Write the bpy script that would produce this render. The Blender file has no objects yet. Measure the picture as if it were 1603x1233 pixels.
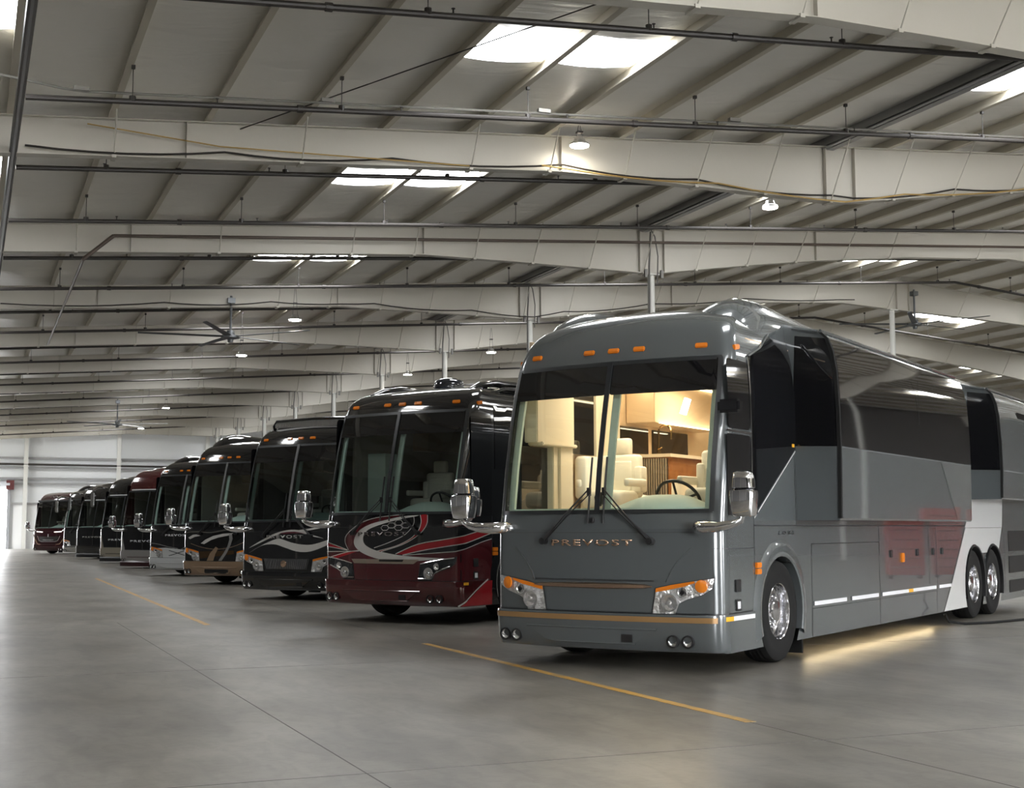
import bpy, bmesh, math, random
from mathutils import Vector, Matrix
random.seed(7)
C = bpy.context.scene.collection
PI = math.pi
sin, cos = math.sin, math.cos

# ------------------------------------------------------------------ materials
MATS = {}
def nt(m):
    m.use_nodes = True
    return m.node_tree.nodes, m.node_tree.links
def mat(name, col, rough=.5, metal=0., coat=0., spec=.5, emit=None, es=0., bump=None, var=None, flake=False):
    if name in MATS: return MATS[name]
    m = bpy.data.materials.new(name); N, Lk = nt(m); b = N['Principled BSDF']
    b.inputs['Base Color'].default_value = (*col, 1); b.inputs['Roughness'].default_value = rough
    b.inputs['Metallic'].default_value = metal; b.inputs['Specular IOR Level'].default_value = spec
    b.inputs['Coat Weight'].default_value = coat; b.inputs['Coat Roughness'].default_value = .03
    if emit: b.inputs['Emission Color'].default_value = (*emit, 1); b.inputs['Emission Strength'].default_value = es
    tc = None
    if bump or var:
        tc = N.new('ShaderNodeTexCoord'); mp = N.new('ShaderNodeMapping'); Lk.new(tc.outputs['Object'], mp.inputs[0])
    if bump:
        sc, st, stretch = bump
        mp.inputs['Scale'].default_value = stretch
        n = N.new('ShaderNodeTexNoise'); n.inputs['Scale'].default_value = sc; n.inputs['Detail'].default_value = 0 if coat else 4
        Lk.new(mp.outputs[0], n.inputs[0]); bp = N.new('ShaderNodeBump'); bp.inputs['Strength'].default_value = st
        bp.inputs['Distance'].default_value = .05
        Lk.new(n.outputs[0], bp.inputs['Height']); Lk.new(bp.outputs[0], b.inputs['Normal'])
        if coat: pass
    if var:
        sc, col2 = var
        n = N.new('ShaderNodeTexNoise'); n.inputs['Scale'].default_value = sc; n.inputs['Detail'].default_value = 5
        Lk.new(mp.outputs[0], n.inputs[0]); r = N.new('ShaderNodeValToRGB')
        r.color_ramp.elements[0].position = .35; r.color_ramp.elements[1].position = .65
        r.color_ramp.elements[0].color = (*col, 1); r.color_ramp.elements[1].color = (*col2, 1)
        Lk.new(n.outputs[0], r.inputs[0]); Lk.new(r.outputs[0], b.inputs['Base Color'])
    MATS[name] = m
    return m
def glass(name, tint, refl=.06):
    if name in MATS: return MATS[name]
    m = bpy.data.materials.new(name); N, Lk = nt(m); N.remove(N['Principled BSDF'])
    t = N.new('ShaderNodeBsdfTransparent'); t.inputs[0].default_value = (*tint, 1)
    g = N.new('ShaderNodeBsdfGlossy'); g.inputs['Roughness'].default_value = .02; g.inputs[0].default_value = (.95, 1, .97, 1)
    f = N.new('ShaderNodeLayerWeight'); f.inputs['Blend'].default_value = .25
    ma = N.new('ShaderNodeMath'); ma.operation = 'MULTIPLY_ADD'; ma.inputs[1].default_value = .75; ma.inputs[2].default_value = refl
    Lk.new(f.outputs['Fresnel'], ma.inputs[0])
    mx = N.new('ShaderNodeMixShader'); Lk.new(ma.outputs[0], mx.inputs[0]); Lk.new(t.outputs[0], mx.inputs[1]); Lk.new(g.outputs[0], mx.inputs[2])
    Lk.new(mx.outputs[0], N['Material Output'].inputs[0]); MATS[name] = m
    return m
def emis(name, col, s):
    if name in MATS: return MATS[name]
    m = bpy.data.materials.new(name); N, Lk = nt(m); N.remove(N['Principled BSDF'])
    e = N.new('ShaderNodeEmission'); e.inputs[0].default_value = (*col, 1); e.inputs[1].default_value = s
    Lk.new(e.outputs[0], N['Material Output'].inputs[0]); MATS[name] = m
    return m

STEEL = mat('white_steel', (.56, .535, .475), .5, bump=(2.5, .12, (1, 1, 1)))
PURL = mat('purlin_steel', (.60, .56, .47), .5)
GALV = mat('galvanised_steel', (.30, .30, .30), .4, .6)
PIPEM = mat('dark_pipe', (.035, .030, .027), .45)
PIPEB = mat('brown_pipe', (.085, .06, .045), .5)
CHROME = mat('chrome', (.85, .85, .87), .06, 1.)
ALU = mat('polished_aluminium', (.8, .8, .82), .14, 1.)
BLACKP = mat('black_plastic', (.012, .012, .013), .45)
RUBBER = mat('rubber', (.010, .010, .010), .7, spec=.2)
BLACKG = mat('black_glass', (.006, .006, .007), .03, coat=.5, bump=(1.1, .012, (1, 1, 1)))
GASK = mat('gasket', (.02, .022, .024), .35)
AMBER = mat('amber_lens', (.62, .18, .015), .15, emit=(1, .27, .02), es=.03)
LENS = mat('clear_lens', (.85, .85, .85), .12, .7, bump=(14, 1., (1, 1, 1)))
LAMPD = mat('lamp_bowl', (.7, .7, .7), .2, .8)
MINT = mat('mint_trim', (.56, .68, .635), .7)
CREAM = mat('cream_leather', (.76, .70, .60), .55)
WHITEI = mat('white_leather', (.78, .76, .68), .5)
BEIGE = mat('beige_lacquer', (.72, .55, .37), .4)
WOOD = mat('walnut', (.36, .15, .05), .4, var=(9, (.27, .10, .03)))
DARKI = mat('dark_interior', (.02, .018, .016), .6)
TAN = mat('tan_stripe', (.36, .21, .09), .3, .3)
COPPER = mat('copper_chrome', (.75, .52, .38), .12, 1.)
WHITEP = mat('white_paint', (.60, .61, .60), .25, coat=.8)
SILVER = mat('silver_paint', (.42, .41, .40), .28, .6, coat=.6)
REDP = mat('red_paint', (.36, .008, .015), .25, coat=.8)
REFW = mat('reflective_white', (.75, .76, .78), .4)
REFY = mat('reflective_yellow', (.85, .42, .02), .4)

def paint(name, col, flake=.0, rough=.22):
    return mat(name, col, rough, flake, coat=1., spec=.5, bump=(1.3, .006, (1, 1, 1)))

# ------------------------------------------------------------------ mesh helpers
def link(name, me, parent=None, mats=(), smooth=False, ang=35):
    o = bpy.data.objects.new(name, me); C.objects.link(o)
    for m in mats: me.materials.append(m)
    if parent: o.parent = parent
    if smooth:
        me.polygons.foreach_set('use_smooth', [True]*len(me.polygons))
        me.set_sharp_from_angle(angle=math.radians(ang))
    return o
class MB:
    def __init__(s): s.v = []; s.f = []; s.mi = []
    def add(s, vs, fs, mi=0):
        b = len(s.v); s.v += [tuple(v) for v in vs]
        for f in fs: s.f.append(tuple(b+i for i in f)); s.mi.append(mi)
    def box(s, x0, y0, z0, x1, y1, z1, mi=0, M=None):
        vs = [Vector((x, y, z)) for z in (z0, z1) for y in (y0, y1) for x in (x0, x1)]
        if M: vs = [M @ v for v in vs]
        s.add(vs, [(0, 2, 3, 1), (4, 5, 7, 6), (0, 1, 5, 4), (2, 6, 7, 3), (0, 4, 6, 2), (1, 3, 7, 5)], mi)
    def pad(s, x0, y0, z0, x1, y1, z1, e=.35, mi=0):     # cushion: soft edged block
        cx_, cy_, hx, hy = (x0+x1)/2, (y0+y1)/2, (x1-x0)/2, (y1-y0)/2; rings = []; R = min(hx, hy, (z1-z0)/2)*.8
        sp = lambda v: math.copysign(abs(v)**e, v)
        for i in range(9):
            t = -PI/2+PI*i/8; k = R*(1-cos(t)**.6 if cos(t) > 1e-6 else 1.); zc = (z0+R) if i < 4 else (z1-R) if i > 4 else (z0+z1)/2
            z = zc+(R*sin(t) if i != 4 else 0)
            rings.append([Vector((cx_+(hx-k)*sp(cos(2*PI*q/24)), cy_+(hy-k)*sp(sin(2*PI*q/24)), z)) for q in range(24)])
        s.loft(rings, True, True, mi)
    def tube(s, pts, r, n=8, mi=0, caps=True):
        pts = [Vector(p) for p in pts]; rings = []; up0 = None
        for i, p in enumerate(pts):
            d = (pts[min(i+1, len(pts)-1)]-pts[max(i-1, 0)]).normalized()
            u = Vector((0, 0, 1)) if abs(d.z) < .9 else Vector((1, 0, 0))
            a = d.cross(u).normalized(); b = a.cross(d)
            rr = r[i] if isinstance(r, (list, tuple)) else r
            rings.append([p+a*rr*cos(2*PI*k/n)+b*rr*sin(2*PI*k/n) for k in range(n)])
        s.loft(rings, True, caps, mi)
    def loft(s, rings, closed=True, caps=False, mi=0):
        n = len(rings[0]); vs = [v for r in rings for v in r]; fs = []
        for i in range(len(rings)-1):
            for k in range(n if closed else n-1):
                a, b = i*n+k, i*n+(k+1) % n
                fs.append((a, b, b+n, a+n))
        if caps: fs.append(tuple(range(n-1, -1, -1))); fs.append(tuple((len(rings)-1)*n+k for k in range(n)))
        s.add(vs, fs, mi)
    def lathe(s, prof, M, n=32, mi=0, caps=False):   # prof (r, h) about local z, placed by M
        s.loft([[M @ Vector((r*cos(2*PI*k/n), r*sin(2*PI*k/n), h)) for k in range(n)] for r, h in prof], True, caps, mi)
    def prism(s, poly, fn0, fn1, mi=0):  # poly of 2d pts; fn maps to both end faces
        n = len(poly); vs = [fn0(*p) for p in poly]+[fn1(*p) for p in poly]
        s.add(vs, [tuple(range(n-1, -1, -1)), tuple(range(n, 2*n))]+[(i, (i+1) % n, n+(i+1) % n, n+i) for i in range(n)], mi)
    def build(s, name, mats, parent=None, smooth=False, ang=35, bevel=0, fixn=True):
        if not isinstance(mats, (list, tuple)): mats = [mats]
        me = bpy.data.meshes.new(name); me.from_pydata([tuple(v) for v in s.v], [], s.f)
        me.polygons.foreach_set('material_index', s.mi)
        if fixn or bevel:
            bm = bmesh.new(); bm.from_mesh(me)
            if bevel: bmesh.ops.bevel(bm, geom=bm.edges[:], offset=bevel, segments=4 if bevel >= .04 else 2, affect='EDGES', clamp_overlap=True)
            if fixn: bmesh.ops.recalc_face_normals(bm, faces=bm.faces[:])
            bm.to_mesh(me); bm.free()
        return link(name, me, parent, mats, smooth, ang)
def tag(o, label, cat, group=None, kind=None):
    if label: o['label'] = label
    if cat: o['category'] = cat
    if group: o['group'] = group
    if kind: o['kind'] = kind
    return o
def empty(name, loc=(0, 0, 0), rz=0):
    o = bpy.data.objects.new(name, None); C.objects.link(o); o.location = loc; o.rotation_euler = (0, 0, rz)
    o.empty_display_size = .3
    return o
def struct(o): o['kind'] = 'structure'; return o
def copy_tree(o, parent=None):
    c = o.copy(); C.objects.link(c)
    if parent: c.parent = parent
    for ch in [x for x in o.children]: copy_tree(ch, c)
    return c

# ================================================================== BUILDING
Y0, BAY = 34.3, 9.14
RIDGE = 34.5
KMIN, KMAX = -5, 8
XL, XR = -11.5, 62.
def zt(x): return 8.75+.0725*x if x <= RIDGE else 8.75+.0725*RIDGE-.0850*(x-RIDGE)
WALLY = Y0+BAY*8+1.2
BACKY = -13.

# floor -------------------------------------------------------------
def floor_mat():
    m = bpy.data.materials.new('polished_concrete'); N, Lk = nt(m); b = N['Principled BSDF']
    tc = N.new('ShaderNodeTexCoord')
    def noise(sc, det, stretch=(1, 1, 1), dist=0.):
        mp = N.new('ShaderNodeMapping'); mp.inputs['Scale'].default_value = stretch
        mp.inputs['Rotation'].default_value = (0, 0, .4)
        Lk.new(tc.outputs['Object'], mp.inputs[0])
        n = N.new('ShaderNodeTexNoise'); n.inputs['Scale'].default_value = sc; n.inputs['Detail'].default_value = det
        n.inputs['Distortion'].default_value = dist; Lk.new(mp.outputs[0], n.inputs[0]); return n.outputs[0]
    def ramp(src, p0, c0, p1, c1):
        r = N.new('ShaderNodeValToRGB'); r.color_ramp.elements[0].position = p0; r.color_ramp.elements[1].position = p1
        r.color_ramp.elements[0].color = (*c0, 1); r.color_ramp.elements[1].color = (*c1, 1); Lk.new(src, r.inputs[0]); return r.outputs[0]
    def mul(a, bb, fac=1.):
        x = N.new('ShaderNodeMix'); x.data_type = 'RGBA'; x.blend_type = 'MULTIPLY'; x.inputs[0].default_value = fac
        Lk.new(a, x.inputs[6]); Lk.new(bb, x.inputs[7]); return x.outputs[2]
    base = ramp(noise(.35, 8, (1, 1, 1), .6), .32, (.190, .176, .148), .68, (.275, .259, .226))
    c = mul(base, ramp(noise(1.7, 8, (1, .45, 1), .8), .36, (.74, .74, .75), .6, (1, 1, 1)))
    c = mul(c, ramp(noise(.16, 3, (1, .6, 1), .3), .38, (.66, .66, .67), .5, (1, 1, 1)), .75)
    c = mul(c, ramp(noise(5.5, 12, (1, .35, 1), 1.2), .40, (.80, .80, .79), .56, (1, 1, 1)), .8)
    c = mul(c, ramp(noise(22, 10, (.5, 1, 1), .5), .36, (.82, .82, .82), .47, (1, 1, 1)), .7)
    c = mul(c, ramp(noise(70, 2), .25, (.86, .86, .86), .5, (1, 1, 1)), .7)
    Lk.new(c, b.inputs['Base Color'])
    Lk.new(ramp(noise(.8, 7, (1, .5, 1), .8), .3, (.30, .30, .30), .7, (.40, .40, .40)), b.inputs['Roughness'])
    bp = N.new('ShaderNodeBump'); bp.inputs['Strength'].default_value = .06; bp.inputs['Distance'].default_value = .01
    Lk.new(noise(3.5, 5), bp.inputs['Height']); Lk.new(bp.outputs[0], b.inputs['Normal'])
    b.inputs['Specular IOR Level'].default_value = .6
    return m
FLOORM = floor_mat()
b = MB(); b.box(XL-.2, BACKY-.2, -.2, XR+.2, WALLY+.2, 0); struct(b.build('floor', FLOORM))
GROUT = mat('joint_filler', (.10, .095, .088), .7)
xs = [2.15-12.2, 2.15-6.1, 2.15, 5.22, 5.22+6.1, 5.22+12.2]
n = 0
for x, ye in ((2.15, 21), (5.22, 30)):
    n += 1; b = MB(); b.box(x-.004, BACKY, 0, x+.004, ye, .0012); struct(b.build('trim_%d' % n, GROUT))
for y in (1.4, 7.5, 13.6):
    n += 1; b = MB(); b.box(XL, y-.0035, 0, 45, y+.0035, .0012); struct(b.build('trim_%d' % n, GROUT))
# parking lines (painted, worn)
def worn():
    m = bpy.data.materials.new('worn_yellow_paint'); N, Lk = nt(m); b = N['Principled BSDF']
    tc = N.new('ShaderNodeTexCoord'); nn = N.new('ShaderNodeTexNoise'); nn.inputs['Scale'].default_value = 6; nn.inputs['Detail'].default_value = 6
    Lk.new(tc.outputs['Object'], nn.inputs[0]); r = N.new('ShaderNodeValToRGB'); r.color_ramp.elements[0].position = .3; r.color_ramp.elements[1].position = .55
    r.color_ramp.elements[0].color = (.34, .24, .11, 1); r.color_ramp.elements[1].color = (.56, .31, .06, 1)
    Lk.new(nn.outputs[0], r.inputs[0]); Lk.new(r.outputs[0], b.inputs['Base Color']); b.inputs['Roughness'].default_value = .45
    return m
YEL = worn()
for (x0, ya, x1, yb, lab) in ((5.19, 15.62, 5.23, 8.39, 'thin yellow line painted on the floor running past the front of the grey coach'),
                      (3.53, 40.56, 3.31, 19.94, 'thin faded yellow line painted on the floor ahead of the black coaches')):
    b = MB(); w = .045
    b.add([(x0-w, ya, 0), (x0+w, ya, 0), (x1+w, yb, 0), (x1-w, yb, 0), (x0-w, ya, .0022), (x0+w, ya, .0022), (x1+w, yb, .0022), (x1-w, yb, .0022)],
          [(0, 1, 2, 3), (4, 7, 6, 5), (0, 4, 5, 1), (1, 5, 6, 2), (2, 6, 7, 3), (3, 7, 4, 0)])
    tag(b.build('floor_line', YEL), lab, 'floor marking', 'yellow parking lines')

# outside ground (seen only through open doors, added to bounce light up inside)
b = MB(); b.box(-160, -160, -.5, 220, 280, -.22); struct(b.build('ground', mat('outside_concrete', (.55, .54, .52), .8)))

# ceiling: vinyl faced insulation, wrinkled ------------------------------
def ceil_mat():
    m = bpy.data.materials.new('vinyl_insulation'); N, Lk = nt(m); b = N['Principled BSDF']
    b.inputs['Base Color'].default_value = (.91, .89, .835, 1); b.inputs['Roughness'].default_value = .36; b.inputs['Specular IOR Level'].default_value = .9
    tc = N.new('ShaderNodeTexCoord'); mp = N.new('ShaderNodeMapping'); mp.inputs['Scale'].default_value = (.5, 1.6, 1)
    Lk.new(tc.outputs['Object'], mp.inputs[0])
    a = N.new('ShaderNodeTexNoise'); a.inputs['Scale'].default_value = 1.2; a.inputs['Detail'].default_value = 5; a.inputs['Distortion'].default_value = 1.2
    Lk.new(mp.outputs[0], a.inputs[0])
    w = N.new('ShaderNodeTexWave'); w.wave_type = 'BANDS'; w.bands_direction = 'Y'; w.inputs['Scale'].default_value = .22; w.inputs['Distortion'].default_value = 6
    w.inputs['Detail'].default_value = 3
    Lk.new(tc.outputs['Object'], w.inputs[0])
    ad = N.new('ShaderNodeMath'); ad.operation = 'MULTIPLY_ADD'; ad.inputs[1].default_value = .35
    Lk.new(w.outputs[1], ad.inputs[0]); Lk.new(a.outputs[0], ad.inputs[2])
    bp = N.new('ShaderNodeBump'); bp.inputs['Strength'].default_value = .45; bp.inputs['Distance'].default_value = .09
    Lk.new(ad.outputs[0], bp.inputs['Height']); Lk.new(bp.outputs[0], b.inputs['Normal'])
    return m
VINYL = ceil_mat()
PX = [2.28+1.745*k for k in range(-8, 34)]
PX = [x for x in PX if x < XR-.5]
def build_ceiling():
    b = MB(); T = .24
    xs_ = [XL]+PX+[XR]
    ys = []
    y = BACKY
    while y < WALLY: ys.append(y); y += .76
    ys.append(WALLY)
    for i in range(len(xs_)-1):
        x0, x1 = xs_[i], xs_[i+1]
        rows = []
        for yy in ys:
            row = []
            for j in range(7):
                t = j/6; x = x0+(x1-x0)*t
                sag = .055*(4*t*(1-t))*(1+.35*sin(yy*1.7+i*1.3))+.012*sin(yy*6.1+i)*4*t*(1-t)
                row.append((x, yy, zt(x)+T-.01-sag))
            rows.append(row)
        b.loft(rows, False)
    n0 = len(b.v)
    # outer roof sheet
    for xa, xb_ in ((XL-.3, RIDGE), (RIDGE, XR+.3)):
        vs = [(x, yy, zt(min(max(x, XL), XR))+zz) for zz in (.30, .36) for yy in (BACKY-.3, WALLY+.3) for x in (xa, xb_)]
        b.add(vs, [(0, 2, 3, 1), (4, 5, 7, 6), (0, 1, 5, 4), (2, 6, 7, 3), (0, 4, 6, 2), (1, 3, 7, 5)])
    struct(b.build('ceiling', VINYL, smooth=True, fixn=False))
build_ceiling()
# skylights: translucent panels lit by the sky
SKY = emis('skylight_panel', (.96, .98, 1.), 13.)
n = 0
for k in range(KMIN, 8):
    yc = Y0+BAY*(k+.5)+(-.1 if k < 0 else .5)
    for xa, cnt in ((-3.0, 0 if k == -3 else 2), (7.75, 2), (18.3, 2), (28.4, 2), (38.9, 2), (49.4, 2)):
        for q in range(cnt):
            x0 = min(PX, key=lambda p: abs(p-(xa+1.745*q))); x1 = x0+1.745
            if x0 < RIDGE < x1: continue
            n += 1; b = MB(); g = .07
            rows = []
            for j in range(7):
                t = j/6; x = x0+g+(x1-x0-2*g)*t
                sag = .06*(4*t*(1-t))
                rows.append([(x, yc-.72, zt(x)+.215-sag), (x, yc+.72, zt(x)+.215-sag)])
            b.loft(rows, False)
            struct(b.build('window_%d' % n, SKY, fixn=False))
# purlins (Z sections)
n = 0
for x in PX:
    n += 1; b = MB(); z = zt(x); t = .006; dark = abs(x-17.98) < .3
    for (ya, yb) in ((BACKY+.05, WALLY-.05),):
        b.box(x-t, ya, z, x+t, yb, z+.23)
        b.box(x-.11, ya, z-.004, x+t, yb, z+.004)
        b.box(x-.11, ya, z, x-.103, yb, z+.03)
        if dark:
            b.box(x+.10-t, ya, z-.05, x+.10+t, yb, z+.2); b.box(x+.02, ya, z-.056, x+.2, yb, z-.048)
            b.box(x-.12, ya, z-.056, x-.02, yb, z-.048); b.box(x-.05, ya, z-.05, x-.04, yb, z+.1)
    o = b.build('roof_purlin', GALV if dark else PURL, fixn=False); struct(o)
# main frames
BOTP = [(-12, 7.16), (-3, 7.82), (2, 8.18), (11.3, 8.80), (14, 8.80), (18.3, 8.76), (19.6, 8.95), (21.7, 9.26), (24, 9.56), (27.5, 9.92), (31.5, 10.16), (34.5, 10.02),
        (38, 9.9), (41, 9.75), (46, 9.2), (50, 8.6), (52, 8.5), (55, 8.7), (62, 7.9)]
def frame(k):
    Y = Y0+BAY*k; b = MB()
    pts = [p for p in BOTP]
    W = .13
    # web
    vs = [(x, Y, z) for x, z in pts]+[(x, Y, zt(x)-.001) for x, z in pts]
    xs2 = sorted(set([p[0] for p in pts]+[RIDGE]))
    def zb(x):
        for (xa, za), (xb_, zz) in zip(pts, pts[1:]):
            if xa <= x <= xb_: return za+(zz-za)*(x-xa)/(xb_-xa)
        return pts[-1][1]
    for xa, xb_ in zip(xs2, xs2[1:]):
        # web slab
        vs = []
        for dy in (-.01, .01):
            vs += [(xa, Y+dy, zb(xa)), (xb_, Y+dy, zb(xb_)), (xb_, Y+dy, zt(xb_)), (xa, Y+dy, zt(xa))]
        b.add(vs, [(0, 1, 2, 3), (4, 7, 6, 5)])
        for zz, f in ((0, zb), (-.016, zt)):
            vs = [(xa, Y-W, f(xa)+zz), (xb_, Y-W, f(xb_)+zz), (xb_, Y+W, f(xb_)+zz), (xa, Y+W, f(xa)+zz)]
            vs += [(p[0], p[1], p[2]+.016) for p in vs]
            b.add(vs, [(0, 1, 2, 3), (4, 7, 6, 5), (0, 4, 5, 1), (1, 5, 6, 2), (2, 6, 7, 3), (3, 7, 4, 0)])
    # stiffeners
    for x in (11.3, 17.9, 18.7, 24, 34.2, 34.8, 3.6):
        b.box(x-.006, Y-W*.9, zb(x), x+.006, Y+W*.9, zt(x))
    root = b.build('roof_frame', STEEL, fixn=False); struct(root)
    # bracing rods from the lower flange up to the purlins
    for i, x in enumerate(PX):
        if (i % 2 == 0 or 11 < x < 27) and -3 < x < 52:
            r = MB(); d = 1.0 if zt(x)-zb(x) > .9 else .75
            for s_ in (-1, 1):
                r.tube([(x+.02, Y+s_*.12, zb(x)+.02), (x-.02, Y+s_*d, zt(x)+.05)], .016, 6)
            r.box(x-.03, Y-.15, zb(x)-.03, x+.05, Y+.15, zb(x)+.03)
            r.build('flange_brace', STEEL, root)
    # columns
    cols = []
    if k >= 0: cols += [18.3, 34.0]
    cols.append(51.5)
    for x in cols:
        c_ = MB(); r = .105
        c_.lathe([(r, 0), (r, zb(x)-.02)], Matrix.Translation((x, Y, 0)), 20, caps=True)
        c_.box(x-.2, Y-.2, 0, x+.2, Y+.2, .025); c_.box(x-.2, Y-.16, zb(x)-.04, x+.2, Y+.16, zb(x)-.001)
        c_.build('steel_column', mat('column_white', (.72, .72, .68), .45), root, smooth=True)
    for x in cols[:1] if cols[0] < 20 else []:
        c_ = MB()
        c_.tube([(x-.17, Y-.2, 5.2), (x-.16, Y-.2, zb(x)+.2), (x-.10, Y-.2, zt(x)-.1)], .028, 6)
        c_.tube([(x+.10, Y-.2, zb(x)-.3), (x+.12, Y-.22, zb(x)+.5), (x+.02, Y-.24, zt(x)-.25), (x-.08, Y-.2, zt(x)-.05)], .018, 6)
        c_.box(x-.3, Y-.22, zb(x)-.13, x-.22, Y-.15, zb(x)+.1); c_.box(x+.22, Y-.22, zb(x)-.13, x+.3, Y-.15, zb(x)+.1)
        c_.build('column_conduit', mat('conduit', (.16, .155, .145), .5, .3), root)
    # wall columns on the left side
    c_ = MB(); c_.box(XL+.02, Y-.12, 0, XL+.45, Y+.12, 7.6); c_.build('steel_column', STEEL, root, fixn=False)
for k in range(KMIN, KMAX+1): frame(k)

# walls ---------------------------------------------------------------
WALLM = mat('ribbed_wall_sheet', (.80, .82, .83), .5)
LINER = mat('liner_panel', (.84, .85, .85), .45)
def wallz(x): return zt(x)+.3
def wall_x(name, Y, t, openings, m=WALLM):   # wall along X with door openings [(x0,x1,h)]
    b = MB(); xs3 = [XL]
    cuts = sorted(set([XL, XR, RIDGE]+[v for o in openings for v in o[:2]]))
    for xa, xb_ in zip(cuts, cuts[1:]):
        zb = 0
        for o in openings:
            if o[0] <= xa and xb_ <= o[1]: zb = o[2]
        vs = []
        for dy in (0, t):
            vs += [(xa, Y+dy, zb), (xb_, Y+dy, zb), (xb_, Y+dy, wallz(xb_)), (xa, Y+dy, wallz(xa))]
        b.add(vs, [(0, 1, 2, 3), (4, 7, 6, 5), (0, 4, 5, 1), (1, 5, 6, 2), (2, 6, 7, 3), (3, 7, 4, 0)])
    return struct(b.build(name, m, fixn=False))
def wall_y(name, X, t, z1, openings, m=WALLM):
    b = MB(); cuts = sorted(set([BACKY, WALLY]+[v for o in openings for v in o[:2]]))
    for ya, yb in zip(cuts, cuts[1:]):
        zb = 0
        for o in openings:
            if o[0] <= ya and yb <= o[1]: zb = o[2]
        b.box(X, ya, zb, X+t, yb, z1)
    return struct(b.build(name, m, fixn=False))
wall_x('wall_far', WALLY, .2, [(-1.6, 2.95, 4.7)])
wall_x('wall_rear', BACKY-.2, .2, [(3, 10, 7.2), (23, 33, 7.2), (46, 58, 7.2)], mat('rear_wall_sheet', (.30, .30, .29), .7))  # unseen openings, added and sized to let sky light reach the ceiling
wall_y('wall_left', XL-.2, .2, 8.2, [(94, 104, 5.5)], mat('side_wall_sheet', (.15, .15, .147), .7))  # unseen doorway, added to let more sky light in
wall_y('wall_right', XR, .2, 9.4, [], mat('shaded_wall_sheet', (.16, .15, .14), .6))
# far wall girts, columns, liner
n = 30
for z in (6.9, 6.15, 5.35, 4.95, 3.45):
    n += 1; b = MB(); b.box(3.2 if z < 4.7 else XL+.1, WALLY-.2, z-.04, 40, WALLY-.02, z+.04); b.box(3.2 if z < 4.7 else XL+.1, WALLY-.21, z-.12, 40, WALLY-.19, z+.04)
    struct(b.build('trim_%d' % n, mat('girt_steel', (.30, .30, .30), .5)))
b = MB(); b.tube([(XL+.3, WALLY-.35, 6.45), (40, WALLY-.35, 6.2)], .08, 8); tag(b.build('sprinkler_pipe', PIPEM), 'long dark pipe running level across the white far wall', 'pipe')
for x in (4.1, 10.9, 17.7, 24.5, 31.3, -3):
    n += 1; b = MB(); b.box(x-.15, WALLY-.42, 0, x+.15, WALLY-.22, zt(x)-.05); struct(b.build('trim_%d' % n, mat('column_white', (.6, .6, .6), .5)))
b = MB(); b.box(3.3, WALLY-.1, 0, 40, WALLY-.02, 3.35); struct(b.build('baseboard_far', LINER))
# far door: frame, drum, small side door
b = MB(); b.box(2.85, WALLY-.28, 0, 3.05, WALLY+.02, 4.8); b.box(-1.8, WALLY-.28, 0, -1.6, WALLY+.02, 4.8)
dr = b.build('door_1', mat('door_steel', (.35, .36, .38), .5)); struct(dr)
b = MB(); b.tube([(-1.7, WALLY-.4, 4.85), (3.0, WALLY-.4, 4.85)], .24, 14); b.build('door_drum', mat('curtain_steel', (.6, .62, .66), .5), dr)
b = MB(); b.box(2.75, WALLY-.62, 4.45, 3.3, WALLY-.1, 5.15); b.build('door_motor', mat('motor_red', (.10, .02, .02), .5), dr)
# bollard yellow posts outside are hidden; a simple open yard beyond

# ---------------------------------------------------------------- services under the roof
def pipe(Y, off, x0, x1, r, label, heads=True, m=PIPEM, hang=True, ph=0.):
    b = MB(); z = lambda x: zt(x)-off
    pts = [(x0, Y, z(x0))]+([(RIDGE, Y, z(RIDGE))] if x0 < RIDGE < x1 else [])+[(x1, Y, z(x1))]
    b.tube(pts, r, 10)
    for i in range(int((x1-x0)/6.4)):
        x = x0+3+i*6.4+ph
        if x < x1: b.tube([(x-.05, Y, z(x)), (x+.05, Y, z(x+.05))], r*1.35, 10)
    root = b.build('sprinkler_pipe', m, smooth=True)
    tag(root, label, 'pipe', 'sprinkler branch pipes')
    if hang:
        for i, x in enumerate(PX):
            if i % 2 == 0 and x0 < x < x1:
                h = MB(); h.tube([(x, Y, z(x)), (x, Y, zt(x)+.02)], .008, 5); h.box(x-.03, Y-.03, zt(x)-.06, x+.03, Y+.03, zt(x)+.0)
                h.tube([(x, Y-.001, z(x)-.01), (x, Y+.001, z(x)+.09)], r*1.12, 8, caps=False)
                h.build('pipe_hanger', PIPEM, root)
    if heads:
        x = x0+1.6+ph
        while x < x1:
            h = MB(); h.tube([(x, Y, z(x)), (x, Y, z(x)+.11)], .012, 6); h.tube([(x, Y, z(x)+.11), (x, Y, z(x)+.118)], .03, 8)
            if Y < 48: h.build('sprinkler_head', PIPEM, root)
            x += 3.2
ords = ['nearest', 'second nearest', 'third', 'fourth', 'fifth', 'sixth', 'seventh', 'eighth', 'ninth', 'tenth', 'eleventh', 'twelfth', 'thirteenth', 'fourteenth', 'fifteenth', 'sixteenth', 'seventeenth', 'eighteenth', 'nineteenth', 'twentieth']
PY = []
for k in range(-4, 8):
    PY += [Y0+BAY*k+1.3, Y0+BAY*(k+1)-3.15]
PY = [y for y in PY if y > -6]
vis = 0
for i, y in enumerate(PY):
    if y < 16.: lab = 'dark overhead sprinkler pipe behind the camera position'
    else: lab = 'dark sprinkler pipe crossing under the roof, %s of the row of pipes' % ords[min(vis, 19)]; vis += 1
    end = 50 if y > 30 else 45
    if abs(y-26.7) < .5: end = 15.0
    pipe(y, .61, .645, end, .048, lab, ph=(i % 3)*.7)
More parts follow.
